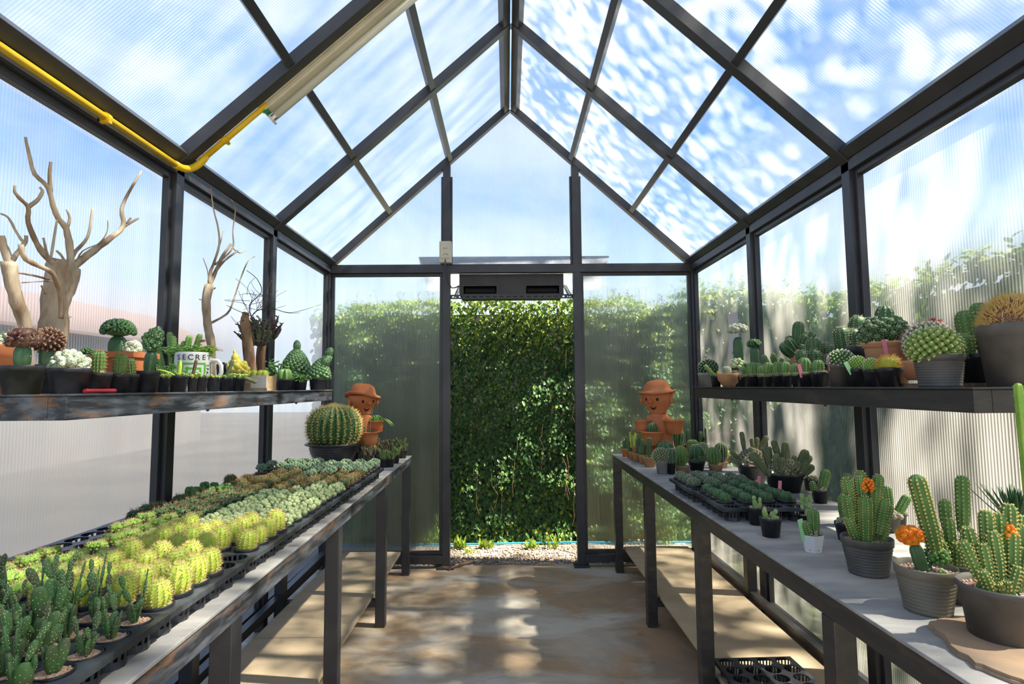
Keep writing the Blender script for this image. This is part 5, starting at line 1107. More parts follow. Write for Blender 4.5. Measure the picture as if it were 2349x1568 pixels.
for i, (cx, w, ry, bh, bw, lb) in enumerate(((380, 74, 737, 82, 24, 'small black pot with a narrow striped cactus and a pink tag, beside the terracotta bowl'), (453, 88, 731, 106, 42, 'second pot from the terracotta bowl, with two striped domes above tiny offsets'), (513, 60, 733, 82, 25, 'third pot from the terracotta bowl, one small striped dome'), (567, 70, 726, 108, 38, 'fourth pot from the terracotta bowl, broad striped dome'),
      (626, 80, 720, 106, 32, 'fifth pot from the terracotta bowl, striped dome with pale offsets'), (688, 76, 720, 106, 32, 'sixth pot from the terracotta bowl, bright green striped dome'), (752, 72, 718, 92, 30, 'seventh pot from the terracotta bowl, small striped dome'), (820, 102, 712, 128, 44, 'eighth pot from the terracotta bowl, with a pink tag and a large striped dome'), (916, 124, 702, 105, 40, 'last and widest of the striped dome pots, next to the grey square pot'))):
    l, k, rt, h = SH(z5, cx, w, ry, 812 if i < 3 else 806, off=.042)
    def f(b, rr, k=k, bh=bh, bw=bw, i=i):
        column(b, (0, .006, -.002), (0, 0, 1), bh * k, bw * k, 10, .26, .9, 12, 4, wool=.0013, step=.0055, rr=rr)
        if i == 1: column(b, (38 * k, .004, -.002), (0, 0, 1), bh * .95 * k, bw * .8 * k, 10, .26, .9, 10, 4, wool=.0013, step=.0055, rr=rr)
    def f2(b, rr, k=k, rt=rt):
        for q in range(13): a = q * 2.4; r_ = rt * .8 * sqrt((q + 2) / 15); tubercles(b, (cos(a) * r_, sin(a) * r_ - .004, 8 * k), (11 * k, 11 * k, 12 * k), 14, 3 * k, wool=.0012, rr=rr, seg=(4, 3))
    potted(lb, l, rt, rt * .72, h, BLK2, None, None, plants=[(f, [G_MID, PALE, PALE], 'cactus'), (f2, [G_OLIVE, PALE, PALE], 'offsets')], seed=70 + i, group='striped dome cacti on the right shelf', tagm=PINK if i in (0, 7) else None, tagp=(-.012 if i == 0 else -.02, -.012, (55 if i == 0 else 95) * k, (-.2, 0)))
l, k, rt, h = SH(z5, 640, 150, 680, 812, off=.17)
potted('black pot behind the dome cacti with long reclining peanut cactus stems', l, rt, rt * .8, h, BLK, lambda b, rr: ([column(b, (x * k, y * k, 0), (lx, 0, 1), L_ * k, 17 * k, 8, .25, .9, 9, 2, wool=.0012, step=.006, rr=rr) for x, y, lx, L_ in ((-60, 0, -.5, 120), (-20, 10, -.25, 110), (0, 0, -.4, 130), (25, 0, -.1, 90), (50, 0, .3, 80))], mound(b, (20 * k, 0, 0), (65 * k, 40 * k, 55 * k), 30, 12 * k, rr=rr)), [G_MID, PALE, PALE], seed=80)
l, k, rt, h = SH(z5, 762, 92, 553, 812, off=.19)
potted('narrow pale terracotta pot with a leaning dark clump of ribbed cacti', l, rt, rt * .7, h, TERL, lambda b, rr: [column(b, (x * k * .4, y * k, zz_ * k), (lx, ly, 1), L_ * k, q * k, 8, .28, .8, 10, 4, wool=.0015, step=.008, rr=rr) for x, y, zz_, lx, ly, L_, q in ((0, 0, 0, .12, 0, 235, 42), (-60, -5, -5, -1.1, -.1, 120, 46), (-40, -10, 20, -.7, -.2, 110, 36), (30, -10, 30, .35, -.2, 120, 34), (70, 0, 60, .5, 0, 110, 32), (110, 0, 60, .9, 0, 130, 30), (20, -20, -5, .2, -.4, 80, 26), (60, 0, 10, .9, -.1, 120, 30), (-10, 10, 10, -.3, .2, 130, 32))], [G_DARK, PALE, PALE], style='terra', seed=81)
def hairy(b, k, specs, rr):
    for x, y, zz_, lx, L_, q in specs: column(b, (x * k, y * k, zz_ * k), (lx, 0, 1), L_ * k, q * k, 12, .24, .85, 11, 2, wool=.0013, step=.008, spn=4, spl=.009, spw=.0003, rr=rr)
l, k, rt, h = SH(z5, 905, 240, 640, 800, off=.18)
potted('large clump of hairy dark ribbed ball cacti behind the dome pots, right shelf', l, rt, rt * .8, h, BLK, lambda b, rr: hairy(b, k, ((-95, -10, -5, -.2, 125, 45), (-35, -25, -5, 0, 130, 48), (-10, 15, 10, 0, 195, 52), (60, 20, 5, .1, 170, 42), (80, -15, 0, 0, 150, 42), (40, -30, -5, 0, 90, 36), (60, -45, -20, .1, 70, 32)), rr), [G_DARK, PALE, PALE], seed=82)
l, k, rt, h = SH(z5, 1165, 240, 520, 800, off=.20)
potted('tall clump of hairy ribbed barrel cacti left of the big terracotta pot', l, rt, rt * .8, h, BLK, lambda b, rr: hairy(b, k, ((-75, -15, -30, -.1, 205, 54), (-10, -20, -40, 0, 200, 54), (45, 20, 40, .05, 215, 62), (70, -10, -20, .1, 160, 50), (20, -40, -60, 0, 110, 40), (75, -40, -30, .2, 120, 42)), rr), [G_DARK, PALE, PALE], seed=83)
l, k, rt, h = SH(z5, 1395, 312, 447, 760, off=.150)
def bigclump(b, rr):
    column(b, (0, 0, 60 * k), (0, 0, 1), 240 * k, 60 * k, 9, .26, .85, 12, 4, wool=.002, step=.010, rr=rr)
    for i in range(62):
        u = (i + .5) / 62; el = 1.25 - 1.45 * u; a = i * 2.39996; o = V((cos(a) * cos(el), sin(a) * cos(el), sin(el)))
        if o.y > .55: continue
        c_ = V((o.x * 130 * k, o.y * 95 * k, 40 * k + o.z * 95 * k)); column(b, c_, (o.x, o.y, o.z * .6 + .75), rr.uniform(75, 105) * k * (1.1 - .45 * u), rr.uniform(26, 34) * k * (1.1 - .35 * u), 8, .26, .8, 9, 2, wool=.0014, step=.007, rr=rr)
potted('large pale terracotta pot with a dense dome of ribbed dark green cactus heads', l, rt, rt * .72, h, TERL, bigclump, [G_DARK, PALE, PALE], style='terrabig', seed=84, tagm=PINK, tagp=(-120 * k, -.075, 100 * k, (-.15, 0)))
l, k, rt, h = SH(z5, 1058, 150, 637, 800)
potted('grey pot with a dome of white-woolly green tubercles and a pink tag', l, rt, rt * .80, h, GRYP, lambda b, rr: tubercles(b, (15 * k, 0, 38 * k), (80 * k, 74 * k, 72 * k), 120, 10 * k, wool=.0032, rr=rr, frac=.75), [G_MID, WOOL, WOOL], seed=85, tagm=PINK, tagp=(-62 * k, 0, 95 * k))
l, k, rt, h = SH(z5, 1178, 136, 670, 798)
potted('black pot with a bright green finely knobbed ball and a pale green tag', l, rt, rt * .74, h, BLK2, lambda b, rr: tubercles(b, (8 * k, 0, 45 * k), (52 * k, 52 * k, 56 * k), 150, 7 * k, wool=.0016, rr=rr, frac=.9, seg=(6, 3)), [G_BRIGHT, WOOL, WOOL], seed=86, tagm=GTAG, tagp=(-50 * k, -.01, 95 * k, (-.5, 0)))
l, k, rt, h = SH(z5, 1288, 126, 672, 795)
potted('black pot with a smaller bright green knobbed ball, beside the golden-spined one', l, rt, rt * .74, h, BLK2, lambda b, rr: tubercles(b, (-6 * k, 0, 38 * k), (45 * k, 45 * k, 52 * k), 130, 6.5 * k, wool=.0016, rr=rr, frac=.9, seg=(6, 3)), [G_BRIGHT, WOOL, WOOL], seed=87)
l, k, rt, h = SH(z5, 1412, 158, 657, 792)
potted('black pot with a ribbed ball of golden-orange spines and a cream tag', l, rt, rt * .72, h, BLK2, lambda b, rr: column(b, (-8 * k, 0, -.002), (0, 0, 1), 98 * k, 66 * k, 16, .2, ball=True, seg=12, per=2, wool=.0016, step=.006, spn=6, spl=.013, spw=.0003, rr=rr), [G_YEL, OSP, mat('golden_spines', (.85, .45, .08), .6)], seed=88, tagm=CTAG, tagp=(24 * k, -.012, 110 * k, (.06, 0)))
l, k, rt, h = SH(z5, 1630, 270, 600, 735, off=.17)
l.z = SZ + .018
potted('round pale terracotta bowl with a drain hole and a spiny grey cactus dome', l, rt, rt * .6, h, TERL, None, None, style='bowl', name='bowl_planter', plants=[(lambda b, rr: tubercles(b, (75 * k, 0, 130 * k), (160 * k, 110 * k, 145 * k), 170, 16 * k, wool=.005, spn=5, spl=.020, spw=.0005, rr=rr, frac=.75), [G_GREY, WOOL, mat('pink_tan_spines', (.60, .38, .30), .7)], 'cactus'),
   (lambda b, rr: (rosette(b, (90 * k, -20 * k, 285 * k), 16, 36 * k, 8 * k, rr, rise=.6), rosette(b, (140 * k, -20 * k, 280 * k), 14, 32 * k, 8 * k, rr, rise=.6)), [REDF], 'flower')], seed=89)
for lb, cx, w, zc in (('flat dark bark slab under the terracotta bowl on the right shelf', 1570, 150, 745), ('flat dark bark slab between the grey pot and the black pot', 1940, 110, 745)):
    p, k = PZ(z5, cx, zc, 1, .10 if cx < 1700 else .16); b = MB(); rr = random.Random(cx); pts = [(w * k * .9 * rr.uniform(.8, 1.1) * cos(a), .08 * rr.uniform(.8, 1.1) * sin(a), 0) for a in [i * .524 for i in range(12)]]
    plate(b, pts, (0, 0, 1), .008); o = tag(b.build('bark_slab', WOODB), lb, 'bark'); o.location = (p.x, p.y, SZ + .001)
l, k, rt, h = SH(z5, 1757, 310, 556, 783)
potted('grey pot with a large ball of chunky green tubercles at the right shelf front', l, rt, rt * .80, h, GRYP, lambda b, rr: tubercles(b, (-25 * k, 0, 80 * k), (165 * k, 130 * k, 125 * k), 150, 22 * k, wool=.0030, rr=rr, frac=.85, seg=(8, 5)), [mat('olive_green_tubercles', (.16, .26, .05), .5, (.24, .34, .08), 30, 3), PALE, PALE], style='ringed', seed=90)
l, k, rt, h = SH(z5, 2050, 270, 535, 763, off=.17)
potted('black bowl pot of tall hairy ribbed columns behind the big grey pot', l, rt, rt * .74, h, BLK2, lambda b, rr: hairy(b, k, ((-100, -10, -10, -.05, 190, 55), (20, -50, -5, 0, 190, 62), (-50, 20, 60, -.1, 285, 62), (40, 30, 60, 0, 340, 60), (85, 0, 0, .1, 230, 55)), rr), [G_MID, PALE, PALE], seed=91)
l, k, rt, h = SH(z5, 2290, 410, 315, 755, off=.14)
potted('tall grey pot at the right edge with a golden-spined crested cactus on top', l, rt, rt * .78, h, GRYP, None, None, plants=[(lambda b, rr: (blob(b, (10 * k, 0, 40 * k), (205 * k, 130 * k, 205 * k), 20, 10), [spike(b, V((10 * k, 0, 40 * k)) + V((o.x * 205 * k, o.y * 130 * k, o.z * 205 * k)), o + V((rr.uniform(-.5, .5), rr.uniform(-.5, .5), rr.uniform(-.2, .5))), rr.uniform(.010, .020), .0007, 2) for o in [V((rr.gauss(0, 1), rr.gauss(0, 1), abs(rr.gauss(0, 1)))).normalized() for _ in range(2200)]]), [G_BROWNC, OSP, mat('golden_spines_long', (.82, .55, .16), .6)], 'cactus'),
   (bush(60, 190 * k, 60 * k, 24 * k, 1.2), [G_YEL], 'ground_cover')], seed=92)
# tall finger at the right edge
p, k = place(2345, 1180); p = at(2352, 1100, .98, 0)

# --- right table
small = lambda b, rr, k, R_, H_, n=9: column(b, (0, 0, -.002), (0, 0, 1), H_, R_, n, .26, .85, 10, 4, wool=.0013, step=.006, rr=rr)
def man(label, loc, rotz, sc, flip=1):
    t = thing('figure_planter', label, 'figure planter', loc, rotz, None, sc)
    f = flip
    b = MB(); prof = [(.075, 0), (.105, .006), (.100, .05), (.085, .11), (.070, .17), (.066, .215), (.060, .235), (.055, .25), (.048, .27), (.046, .285)]
    lathe(b, prof, 28); mb_ = b
    for (x, y, z, r_) in ((-.062, .0, .215, .030), (.062, .0, .215, .030)): blob(mb_, (x, y, z), (r_, r_ * .85, r_ * .9), 12, 8)
    mb_.build('body', TER, t, smooth=True)
    for x, y, z, r_, hh_ in ((-.085 * f, -.035, .165, .052, .075), (.090 * f, -.03, .160, .060, .082), (-.030 * f, -.085, .095, .066, .082)):
        b = MB(); lathe(b, [(r_ * .72, 0), (r_ * .80, .006), (r_ * .9, hh_ * .5), (r_ * .94, hh_ * .85), (r_ * 1.05, hh_ * .9), (r_ * 1.06, hh_ * .97), (r_, hh_), (r_ * .88, hh_ * .98), (r_ * .86, hh_ * .82), (r_ * .3, hh_ * .80)], 26, 0, (x, y, z)); b.build('pocket_pot', TER, t, smooth=True)
        b = MB(); tube(b, [(x * .3, y * .2, z + hh_ * 1.0 + .01), (x * .7, y * .6, z + hh_ * .8)], [.034, .026], 10); b.build('arm', TER, t, smooth=True)
    hz = .345
    b = MB(); n, kq = 28, 14; vs = []
    for i in range(kq + 1):
        u = i / kq; z = -.068 + .125 * u; r_ = (.050 + .040 * smooth01(u * 1.35)) * (1 if u < .95 else .96)
        for j in range(n): a = 2 * pi * j / n; vs.append((r_ * cos(a) * 1.03, r_ * sin(a) * .95, hz + z))
    b.add(vs, [(i * n + j, i * n + (j + 1) % n, (i + 1) * n + (j + 1) % n, (i + 1) * n + j) for i in range(kq) for j in range(n)] + [tuple(range(n - 1, -1, -1)), tuple(kq * n + j for j in range(n))])
    hd = b.build('head', TER, t, smooth=True)
    def face(ang, z, push=1.0):
        u = (z - hz + .068) / .125; r_ = .050 + .040 * smooth01(u * 1.35); a = -pi / 2 + ang; return V((r_ * 1.03 * cos(a) * push, r_ * .95 * sin(a) * push, z)), V((cos(a), sin(a), 0))
    for an in (-.40, .40):
        p, n_ = face(an, hz + .018); b = MB(); blob(b, p - n_ * .001, (.0085, .0105, .0030), 14, 6, 0, n_); b.build('eye', DARKIN, hd)
    p, n_ = face(0, hz + .004); b = MB(); blob(b, p + n_ * .006, (.0125, .0125, .020), 14, 10, 0, n_ + V((0, 0, .15))); b.build('nose', TER, hd, smooth=True)
    b = MB(); pts = []
    for i in range(9): an = -.30 + .60 * i / 8; p, n_ = face(an, hz - .026 - .012 * (1 - (an / .30) ** 2), 1.0); pts.append(p)
    tube(b, pts, [.0012, .003, .0045, .0055, .006, .0055, .0045, .003, .0012], 8); b.build('mouth', DARKIN, hd, smooth=True)
    for s in (-1, 1):
        b = MB(); blob(b, (s * .096, -.010, hz + .012), (.012, .017, .022), 14, 10); b.build('ear', TER, hd, smooth=True)
    b = MB(); hp = []; n = 36
    for (r_, z) in ((.086, .0), (.112, -.004), (.118, .002), (.114, .008), (.092, .012), (.084, .018), (.083, .026), (.080, .030), (.080, .038), (.076, .046), (.070, .062), (.056, .074), (.034, .080), (.001, .082)):
        for j in range(n): a = 2 * pi * j / n; w = .012 * sin(a * 2 + .6) * max(0, (r_ - .088)) / .03; hp.append((r_ * cos(a) * 1.0, r_ * sin(a) * .92, z + w))
    b.add(hp, [(i * n + j, i * n + (j + 1) % n, (i + 1) * n + (j + 1) % n, (i + 1) * n + j) for i in range(13) for j in range(n)])
    ht = b.build('hat', TER, t, smooth=True); ht.location = (0, 0, hz + .050); ht.rotation_euler = (R(-4), R(-6 * f), -.38 * f); hd.rotation_euler.z = -.38 * f
    return t
lm, k = place(1515, 1043, None, None, TZ); lm = V((.995 - .0, 3.52, TZ)); lm = at(1515, 1056, TZ); lm = V((lm.x, lm.y + .03, TZ))
km = (lm - CAM).dot(FW) / F0; ms = (1050 - 868) * km / .475
man('terracotta figure planter with a brimmed hat at the far end of the right table', lm, -.32, ms, 1)
pk = lambda x, y, z, rz: lm + Matrix.Rotation(rz, 3, 'Z') @ V((x, y, z)) * ms
topplant('little striped green ball cactus growing in the front pocket of the right figure planter', 'cactus', 'ball_cactus', pk(-.030, -.085, .161, -.32), [(lambda b, rr: column(b, (0, 0, 0), (0, 0, 1), 110 / 4.238 * km, 54 / 4.238 * km, 12, .22, ball=False, narrow=.9, seg=12, per=4, wool=.0015, step=.006, rr=rr), [G_DARK, PALE, PALE], 'cactus')])
lf = at(828, 1052, TZ); lf = V((lf.x, lf.y + .02, TZ)); kf = (lf - CAM).dot(FW) / F0; ms2 = (1046 - 875) * kf / .475
man('terracotta figure planter with a brimmed hat behind the big golden barrel cactus', lf, .34, ms2, -1)
pf = lambda x, y, z: lf + Matrix.Rotation(.34, 3, 'Z') @ V((x, y, z)) * ms2
topplant('pale trailing succulent in the right-hand pocket of the left figure planter', 'succulent', 'trailing_succulent', pf(.085, -.035, .228), [(lambda b, rr: (mound(b, (0, 0, 0), (.045, .04, .04), 60, .007, rr=rr, lo=0), [finger(b, (.03, 0, .02), (1, rr.uniform(-.3, .3), rr.uniform(0, .3)), rr.uniform(.05, .09), .007, 0, 6, (0, 0, -.7)) for _ in range(12)]), [G_JADE], 'foliage')])
topplant('small grey-green succulent in the front pocket of the left figure planter', 'succulent', 'small_succulent', pf(.030, -.085, .160), [(lambda b, rr: (rosette(b, (.01, 0, 0), 16, .030, .005, rr, rise=.7), column(b, (-.02, 0, 0), (-.15, 0, 1), .055, .007, 5, .3, rr=rr, seg=6, per=2, wool=.001)), [G_GREY, PALE, PALE], 'foliage'), (lambda b, rr: finger(b, (.012, 0, .0), (.0, 0, 1), .16, .0012, 0, 4, (.10, 0, .02)), [PALE], 'dry_stalk')])
# row of small terracotta pots along the front edge
rowm = [TER, TER, TERB, TERB, TERB, TERB]
for i, (cx, w, ry, by, lb, hs) in enumerate(((230, 72, 842, 925, 'farthest of the small terracotta pots on the right table edge, two green columns', ((-2, 90, 13), (14, 130, 14))), (268, 50, 850, 935, 'small terracotta pot second from the far end of the edge row, hidden column cactus', ((0, 95, 12),)),
     (296, 62, 866, 955, 'small orange clay pot third from the far table end, three dark green columns', ((-14, 120, 16), (10, 160, 18), (26, 140, 12))), (337, 76, 882, 975, 'small orange clay pot with a white pebble and low green cactus', ((12, 150, 16), (30, 170, 16))),
     (392, 66, 898, 995, 'small orange clay pot with a dense little green cactus cushion', ((-8, 110, 17), (10, 165, 22))), (468, 132, 920, 1025, 'widest orange clay bowl on the right table edge, cushion cactus and pink tag', ((0, 205, 26),)))):
    l, k, rt, h = TBL(z4, cx, by, w, ry)
    def f(b, rr, k=k, hs=hs):
        for x, H_, q in hs: column(b, (x * k, .012, -.002), (rr.uniform(-.06, .06), 0, 1), H_ * k, q * k, 6, .3, .8, 10, 4, wool=.0010, step=.006, spn=1, spl=.003, rr=rr)
    def f2(b, rr, k=k, rt=rt): mound(b, (0, -.004, 0), (rt * .7, rt * .6, rt * .35), 22, rt * .18, rr=rr)
    potted(lb, l, rt, rt * .68, h, rowm[i], None, None, style='rolled', plants=[(f, [G_DARK, PALE, PALE], 'cactus'), (f2, [GCAP], 'offsets')], seed=100 + i, group='small terracotta pots along the right table edge', tagm=PINK if i == 5 else None, tagp=(rt * .5, -.01, 60 * k, (-.8, -.2)))
l, k, rt, h = TBL(z4, 345, 800, 90, 740); l.z = TZ
potted('terracotta pot of yellow-green pencil cacti left of the right figure planter', V((l.x * .0 + lm.x - .135, lm.y - .02, TZ)), .035, .026, .09, TER, lambda b, rr: [column(b, (rr.uniform(-1, 1) * .038, rr.uniform(-.02, .02), 0), (rr.uniform(-.25, .25), 0, 1), rr.uniform(.05, .10), .007, 5, .3, .9, 7, 2, wool=.001, step=.006, spn=1, spl=.003, rr=rr) for _ in range(15)], [G_YEL, PALE, PALE], style='rolled', seed=107)
for i, (cx, by, w, ry, pm_, style, lb, fn) in enumerate((
    (590, 1092, 128, 940, GRYL, 'plain', 'chalky grey pot with a cushion of white-flecked cactus heads', lambda k: (lambda b, rr: tubercles(b, (-5 * k, 0, 45 * k), (78 * k, 74 * k, 75 * k), 150, 9 * k, wool=.0032, rr=rr, frac=.85), [G_OLIVE, PALE, PALE])),
    (678, 1092, 92, 966, BLK2, 'plain', 'black pot with a dark green white-tufted ball, left of the striped ball', lambda k: (lambda b, rr: column(b, (0, 0, -.002), (0, 0, 1), 150 * k, 58 * k, 9, .26, ball=True, seg=12, per=4, wool=.0022, step=.009, rr=rr), [G_DARK, WOOL, WOOL])),
    (786, 1080, 152, 1008, TAN, 'rolled', 'tan pot with a tall striped ball cactus of yellowish ribs', lambda k: (lambda b, rr: column(b, (-14 * k, 0, -.004), (0, 0, 1), 205 * k, 74 * k, 15, .28, .5, 14, 4, wool=.0019, step=.006, spn=2, spl=.006, rr=rr), [G_MID, YSP, YSP])),
    (926, 1060, 168, 962, BLK2, 'plain', 'black pot with a broad dark ball cactus above small offsets', lambda k: (lambda b, rr: (column(b, (0, .01, -.002), (0, 0, 1), 175 * k, 84 * k, 10, .26, .7, 12, 4, wool=.0022, step=.009, rr=rr), tubercles(b, (25 * k, -.03, 30 * k), (32 * k, 30 * k, 30 * k), 40, 7 * k, rr=rr), tubercles(b, (-35 * k, -.03, 15 * k), (20 * k, 20 * k, 20 * k), 24, 6 * k, rr=rr)), [G_DARK, PALE, PALE])),
    (1110, 1066, 150, 992, TAN, 'rolled', 'tan pot with a rounded striped ball cactus, its taller twin behind', lambda k: (lambda b, rr: column(b, (-20 * k, 0, -.004), (0, 0, 1), 180 * k, 75 * k, 15, .28, .5, 14, 4, wool=.0019, step=.006, spn=2, spl=.006, rr=rr), [G_MID, PALE, PALE])),
    (1180, 1035, 100, 968, TAN, 'rolled', 'tan pot half hidden behind its twin with a taller striped cactus', lambda k: (lambda b, rr: column(b, (-14 * k, 0, -.004), (0, 0, 1), 200 * k, 62 * k, 14, .28, .6, 14, 4, wool=.0019, step=.006, spn=2, spl=.006, rr=rr), [G_DARK, PALE, PALE])),
    (1225, 985, 70, 925, TAN, 'rolled', 'small yellow-spined ball at the back behind the twin striped cacti', lambda k: (lambda b, rr: column(b, (0, 0, -.004), (0, 0, 1), 80 * k, 36 * k, 12, .2, ball=True, seg=9, per=2, wool=.0016, step=.006, spn=4, spl=.006, rr=rr), [G_YEL, YSP, YSP])),
    (620, 985, 110, 905, BLK, 'plain', 'dark green tufted dome in the second row, left of the black pot', lambda k: (lambda b, rr: column(b, (0, 0, 0), (0, 0, 1), 150 * k, 88 * k, 10, .25, ball=True, seg=10, per=4, wool=.0022, step=.010, rr=rr), [G_DARK, WOOL, WOOL])),
    (890, 950, 100, 860, BLK, 'plain', 'striped ball in the third row, directly behind the broad dark ball', lambda k: (lambda b, rr: column(b, (0, 0, 0), (0, 0, 1), 120 * k, 58 * k, 13, .28, ball=True, seg=10, per=4, wool=.0019, step=.007, rr=rr), [G_MID, PALE, PALE])),
    (985, 965, 100, 880, BLK, 'plain', 'grey-green striped ball between the broad ball and the twin cacti', lambda k: (lambda b, rr: column(b, (0, 0, 0), (0, 0, 1), 110 * k, 56 * k, 13, .28, ball=True, seg=10, per=4, wool=.0019, step=.007, rr=rr), [G_GREY, PALE, PALE])))):
    l, k, rt, h = TBL(z4, cx, by, w, ry); fp_, ms_ = fn(k)
    potted(lb, l, rt, rt * .74, h, pm_, fp_, ms_, style=style, seed=110 + i)
for i, (cx, by, hs, lb) in enumerate(((445, 925, 130, 'slim green column cactus in the second row, left of the dense columns'), (540, 905, 200, 'cluster of upright green columns in the back row beside the figure planter'), (728, 900, 215, 'stout upright green column in the back row, tallest of its row'), (842, 880, 170, 'green column in the back row right of the figure planter foot'), (968, 880, 150, 'short green column in the back row, left of the far right one'), (1024, 885, 190, 'green column in the back row in front of the purple succulent'), (640, 890, 150, 'low group of green columns in the back row at the figure planter foot'))):
    l, k, rt, h = TBL(z4, cx, by, 84, by - 70)
    potted(lb, l, rt, rt * .74, h, BLK if i % 2 else TERB, (lambda b, rr, k=k, hs=hs, i=i: [column(b, (x * k, 0, -.002), (x * .004, 0, 1), hs * q * k, (27 if i in (2,) else 20) * k, 6, .3, .85, 10, 4, wool=.0013, step=.007, spn=1, spl=.003, rr=rr) for x, q in (((0, 1), (34, .8), (-30, .75)) if i in (1, 2, 6) else ((0, 1),))]), [G_DARK, PALE, PALE], seed=130 + i)
l, k, rt, h = TBL(z4, 955, 790, 110, 690)
potted('dark green heart-shaped crested cactus in a pot at the back corner', V((l.x, l.y, TZ)), rt, rt * .8, h + .02, BLK, lambda b, rr: (tube(b, [(0, 0, 0), (0, 0, 40 * k)], [26 * k, 34 * k], 8), crestblob(b, (0, 0, 60 * k), (90 * k, 34 * k, 100 * k), rr, folds=4, t=19 * k, n=90), mound(b, (45 * k, 0, 130 * k), (46 * k, 30 * k, 50 * k), 40, 17 * k, rr=rr, lo=-.6), mound(b, (-45 * k, 0, 80 * k), (48 * k, 30 * k, 50 * k), 40, 17 * k, rr=rr, lo=-.6)), [G_MID], seed=140, lvl=.95)
l, k, rt, h = TBL(z4, 1150, 880, 200, 745)
STONE = mat('pale_tufa_stone', (.60, .46, .28), .9, (.70, .60, .45), 16, 6, bump=.8, bscale=50)
t = thing('stone_planter', 'pale rough stone planter behind the twin striped cacti', 'stone', l)
b = MB(); random.seed(5); blob(b, (0, 0, 62 * k), (105 * k, 80 * k, 72 * k), 12, 8, 0, None, .08); b.build('stone', STONE, t, smooth=False)
for dx, lb in ((-95, 'purple leafy succulent, left half of the clump above the stone planter'), (25, 'purple leafy succulent, taller right half of the clump above the stone planter')):
    topplant(lb, 'succulent', 'purple_succulent', l + V((dx * k, 0, 112 * k)), [(lambda b, rr: stems(b, 85 * k, 34, (65 if dx < 0 else 100) * k, 5 * k, rr, 0, 1.1, 9, 0, 20 * k), [G_PURP], 'stems')])
# two big bowls of peanut cactus
def peanut(b, rr, k, specs, RX, RY, RZ, n=110, t=11):
    for x, y, z, lx, L_, q in specs: column(b, (x * k, y * k, z * k), (lx, rr.uniform(-.25, .05), 1), L_ * k, q * k, 9, .25, .75, 11, 4, bend=(lx * -.3 * L_ * k, 0, 0), wool=.0016, step=.006, rr=rr)
    for i in range(n):
        u = (i + .5) / n; a = i * 2.39996; q = sqrt(u); z = RZ * sqrt(max(.03, 1 - u)); s = t * k * rr.uniform(.8, 1.3); blob(b, (cos(a) * q * RX * k, sin(a) * q * RY * k, z * k), (s, s, s * 1.5), 7, 5, 3, (cos(a) * q, sin(a) * q, 1))
PNB = mat('peanut_offsets', (.28, .28, .18), .7, (.42, .38, .28), 120, 3)
l, k, rt, h = TBL(z4, 1455, 1195, 300, 1008)
potted('black bowl of peanut cactus behind the larger bowl, wall side of the right table', V((l.x + .02, l.y + .03, TZ)), rt * .98, rt * .74, h * 1.0, BLK2, lambda b, rr: peanut(b, rr, k, ((-120, -20, 10, -1.2, 150, 26), (-110, 10, 60, -1.1, 150, 24), (-60, 30, 160, -.15, 190, 24), (-20, -30, 60, 0, 140, 24), (30, 20, 160, -.2, 120, 20), (60, 30, 170, .1, 120, 20), (90, 30, 170, .7, 160, 26), (20, -70, 0, -.2, 80, 22), (70, -70, 0, .3, 80, 22), (-70, -60, 10, -.5, 90, 22)), 150, 110, 170), [G_OLIVE, PALE, PALE, PNB], style='rolled', seed=150)
l, k, rt, h = TBL(z4, 1780, 1275, 380, 1086)
potted('largest black bowl on the right table, packed with long peanut cactus stems', l, rt, rt * .74, h, BLK2, lambda b, rr: peanut(b, rr, k, ((-190, -30, 30, -.75, 250, 40), (-130, 20, 60, -.3, 230, 34), (-100, -60, 20, 0, 200, 30), (-60, -80, 0, 0, 190, 28), (-20, 30, 120, -.25, 230, 32), (20, 20, 120, 0, 210, 34), (60, 30, 130, -.05, 160, 30), (-110, 40, 150, -.1, 130, 24), (30, -80, 10, .05, 120, 22), (80, -60, 20, .25, 130, 30), (120, -70, 0, .5, 150, 34), (150, 10, 60, .45, 210, 44), (175, 20, 50, .8, 180, 38), (100, 20, 90, .3, 110, 24), (190, -30, 10, 1.0, 130, 34), (-160, -70, 0, -.5, 70, 20)), 185, 140, 150, 150, 12), [G_OLIVE, PALE, PALE, PNB], style='rolled', seed=151)
for x, dy, lb in ((1525, 1190, 'pink plant tag standing in the far right-table tray behind the others'), (1505, 1212, 'pink plant tag among the green balls of the near right-table tray'), (1728, 1240, 'pink plant tag in the last green ball pot nearest the wall')):
    px, py = z4(x, dy); p = at(px, py, TZ + PH); t = thing('plant_tag', lb, 'plant tag', V((p.x, p.y, TZ + PH - .012)))
    b = MB(); bar(b, (0, 0, 0), (.004, 0, .040 if x == 1505 else .046), .013, .0014, up=(0, -1, 0)); b.build('strip', PINK, t)
# middle and near pots of the right table, zoom 6 frame
def colpot(zf, cx, by, w, ry, pm_, lb, cols, mats_, style='plain', big=False, seed=1, extra=None, ribs=9, wool=.0014, step=.007, spn=0, spl=.005, tagm=None, tagp=None, bw=.72, fill=None, per=4, depth=.26):
    l, k, rt, h = TBL(zf, cx, by, w, ry, bw)
    def f(b, rr):
        for x, y, z, lx, ly, L_, q in cols: column(b, (x * k, y * k, z * k - .003), (lx, ly, 1), L_ * k, q * k, ribs, depth, .78, 13, per, wool=wool, step=step, spn=spn, spl=spl, rr=rr)
    ps = [(f, mats_, 'cactus')] + ([(g, m_, n_) for g, m_, n_ in (extra(k) if extra else [])])
    return potted(lb, l, rt, rt * .74, h, pm_, None, None, style=style, big=big, plants=ps, seed=seed, tagm=tagm, tagp=[tagp[0] * k, tagp[1] * k, tagp[2] * k, tagp[3]] if tagp else None, fill=fill)
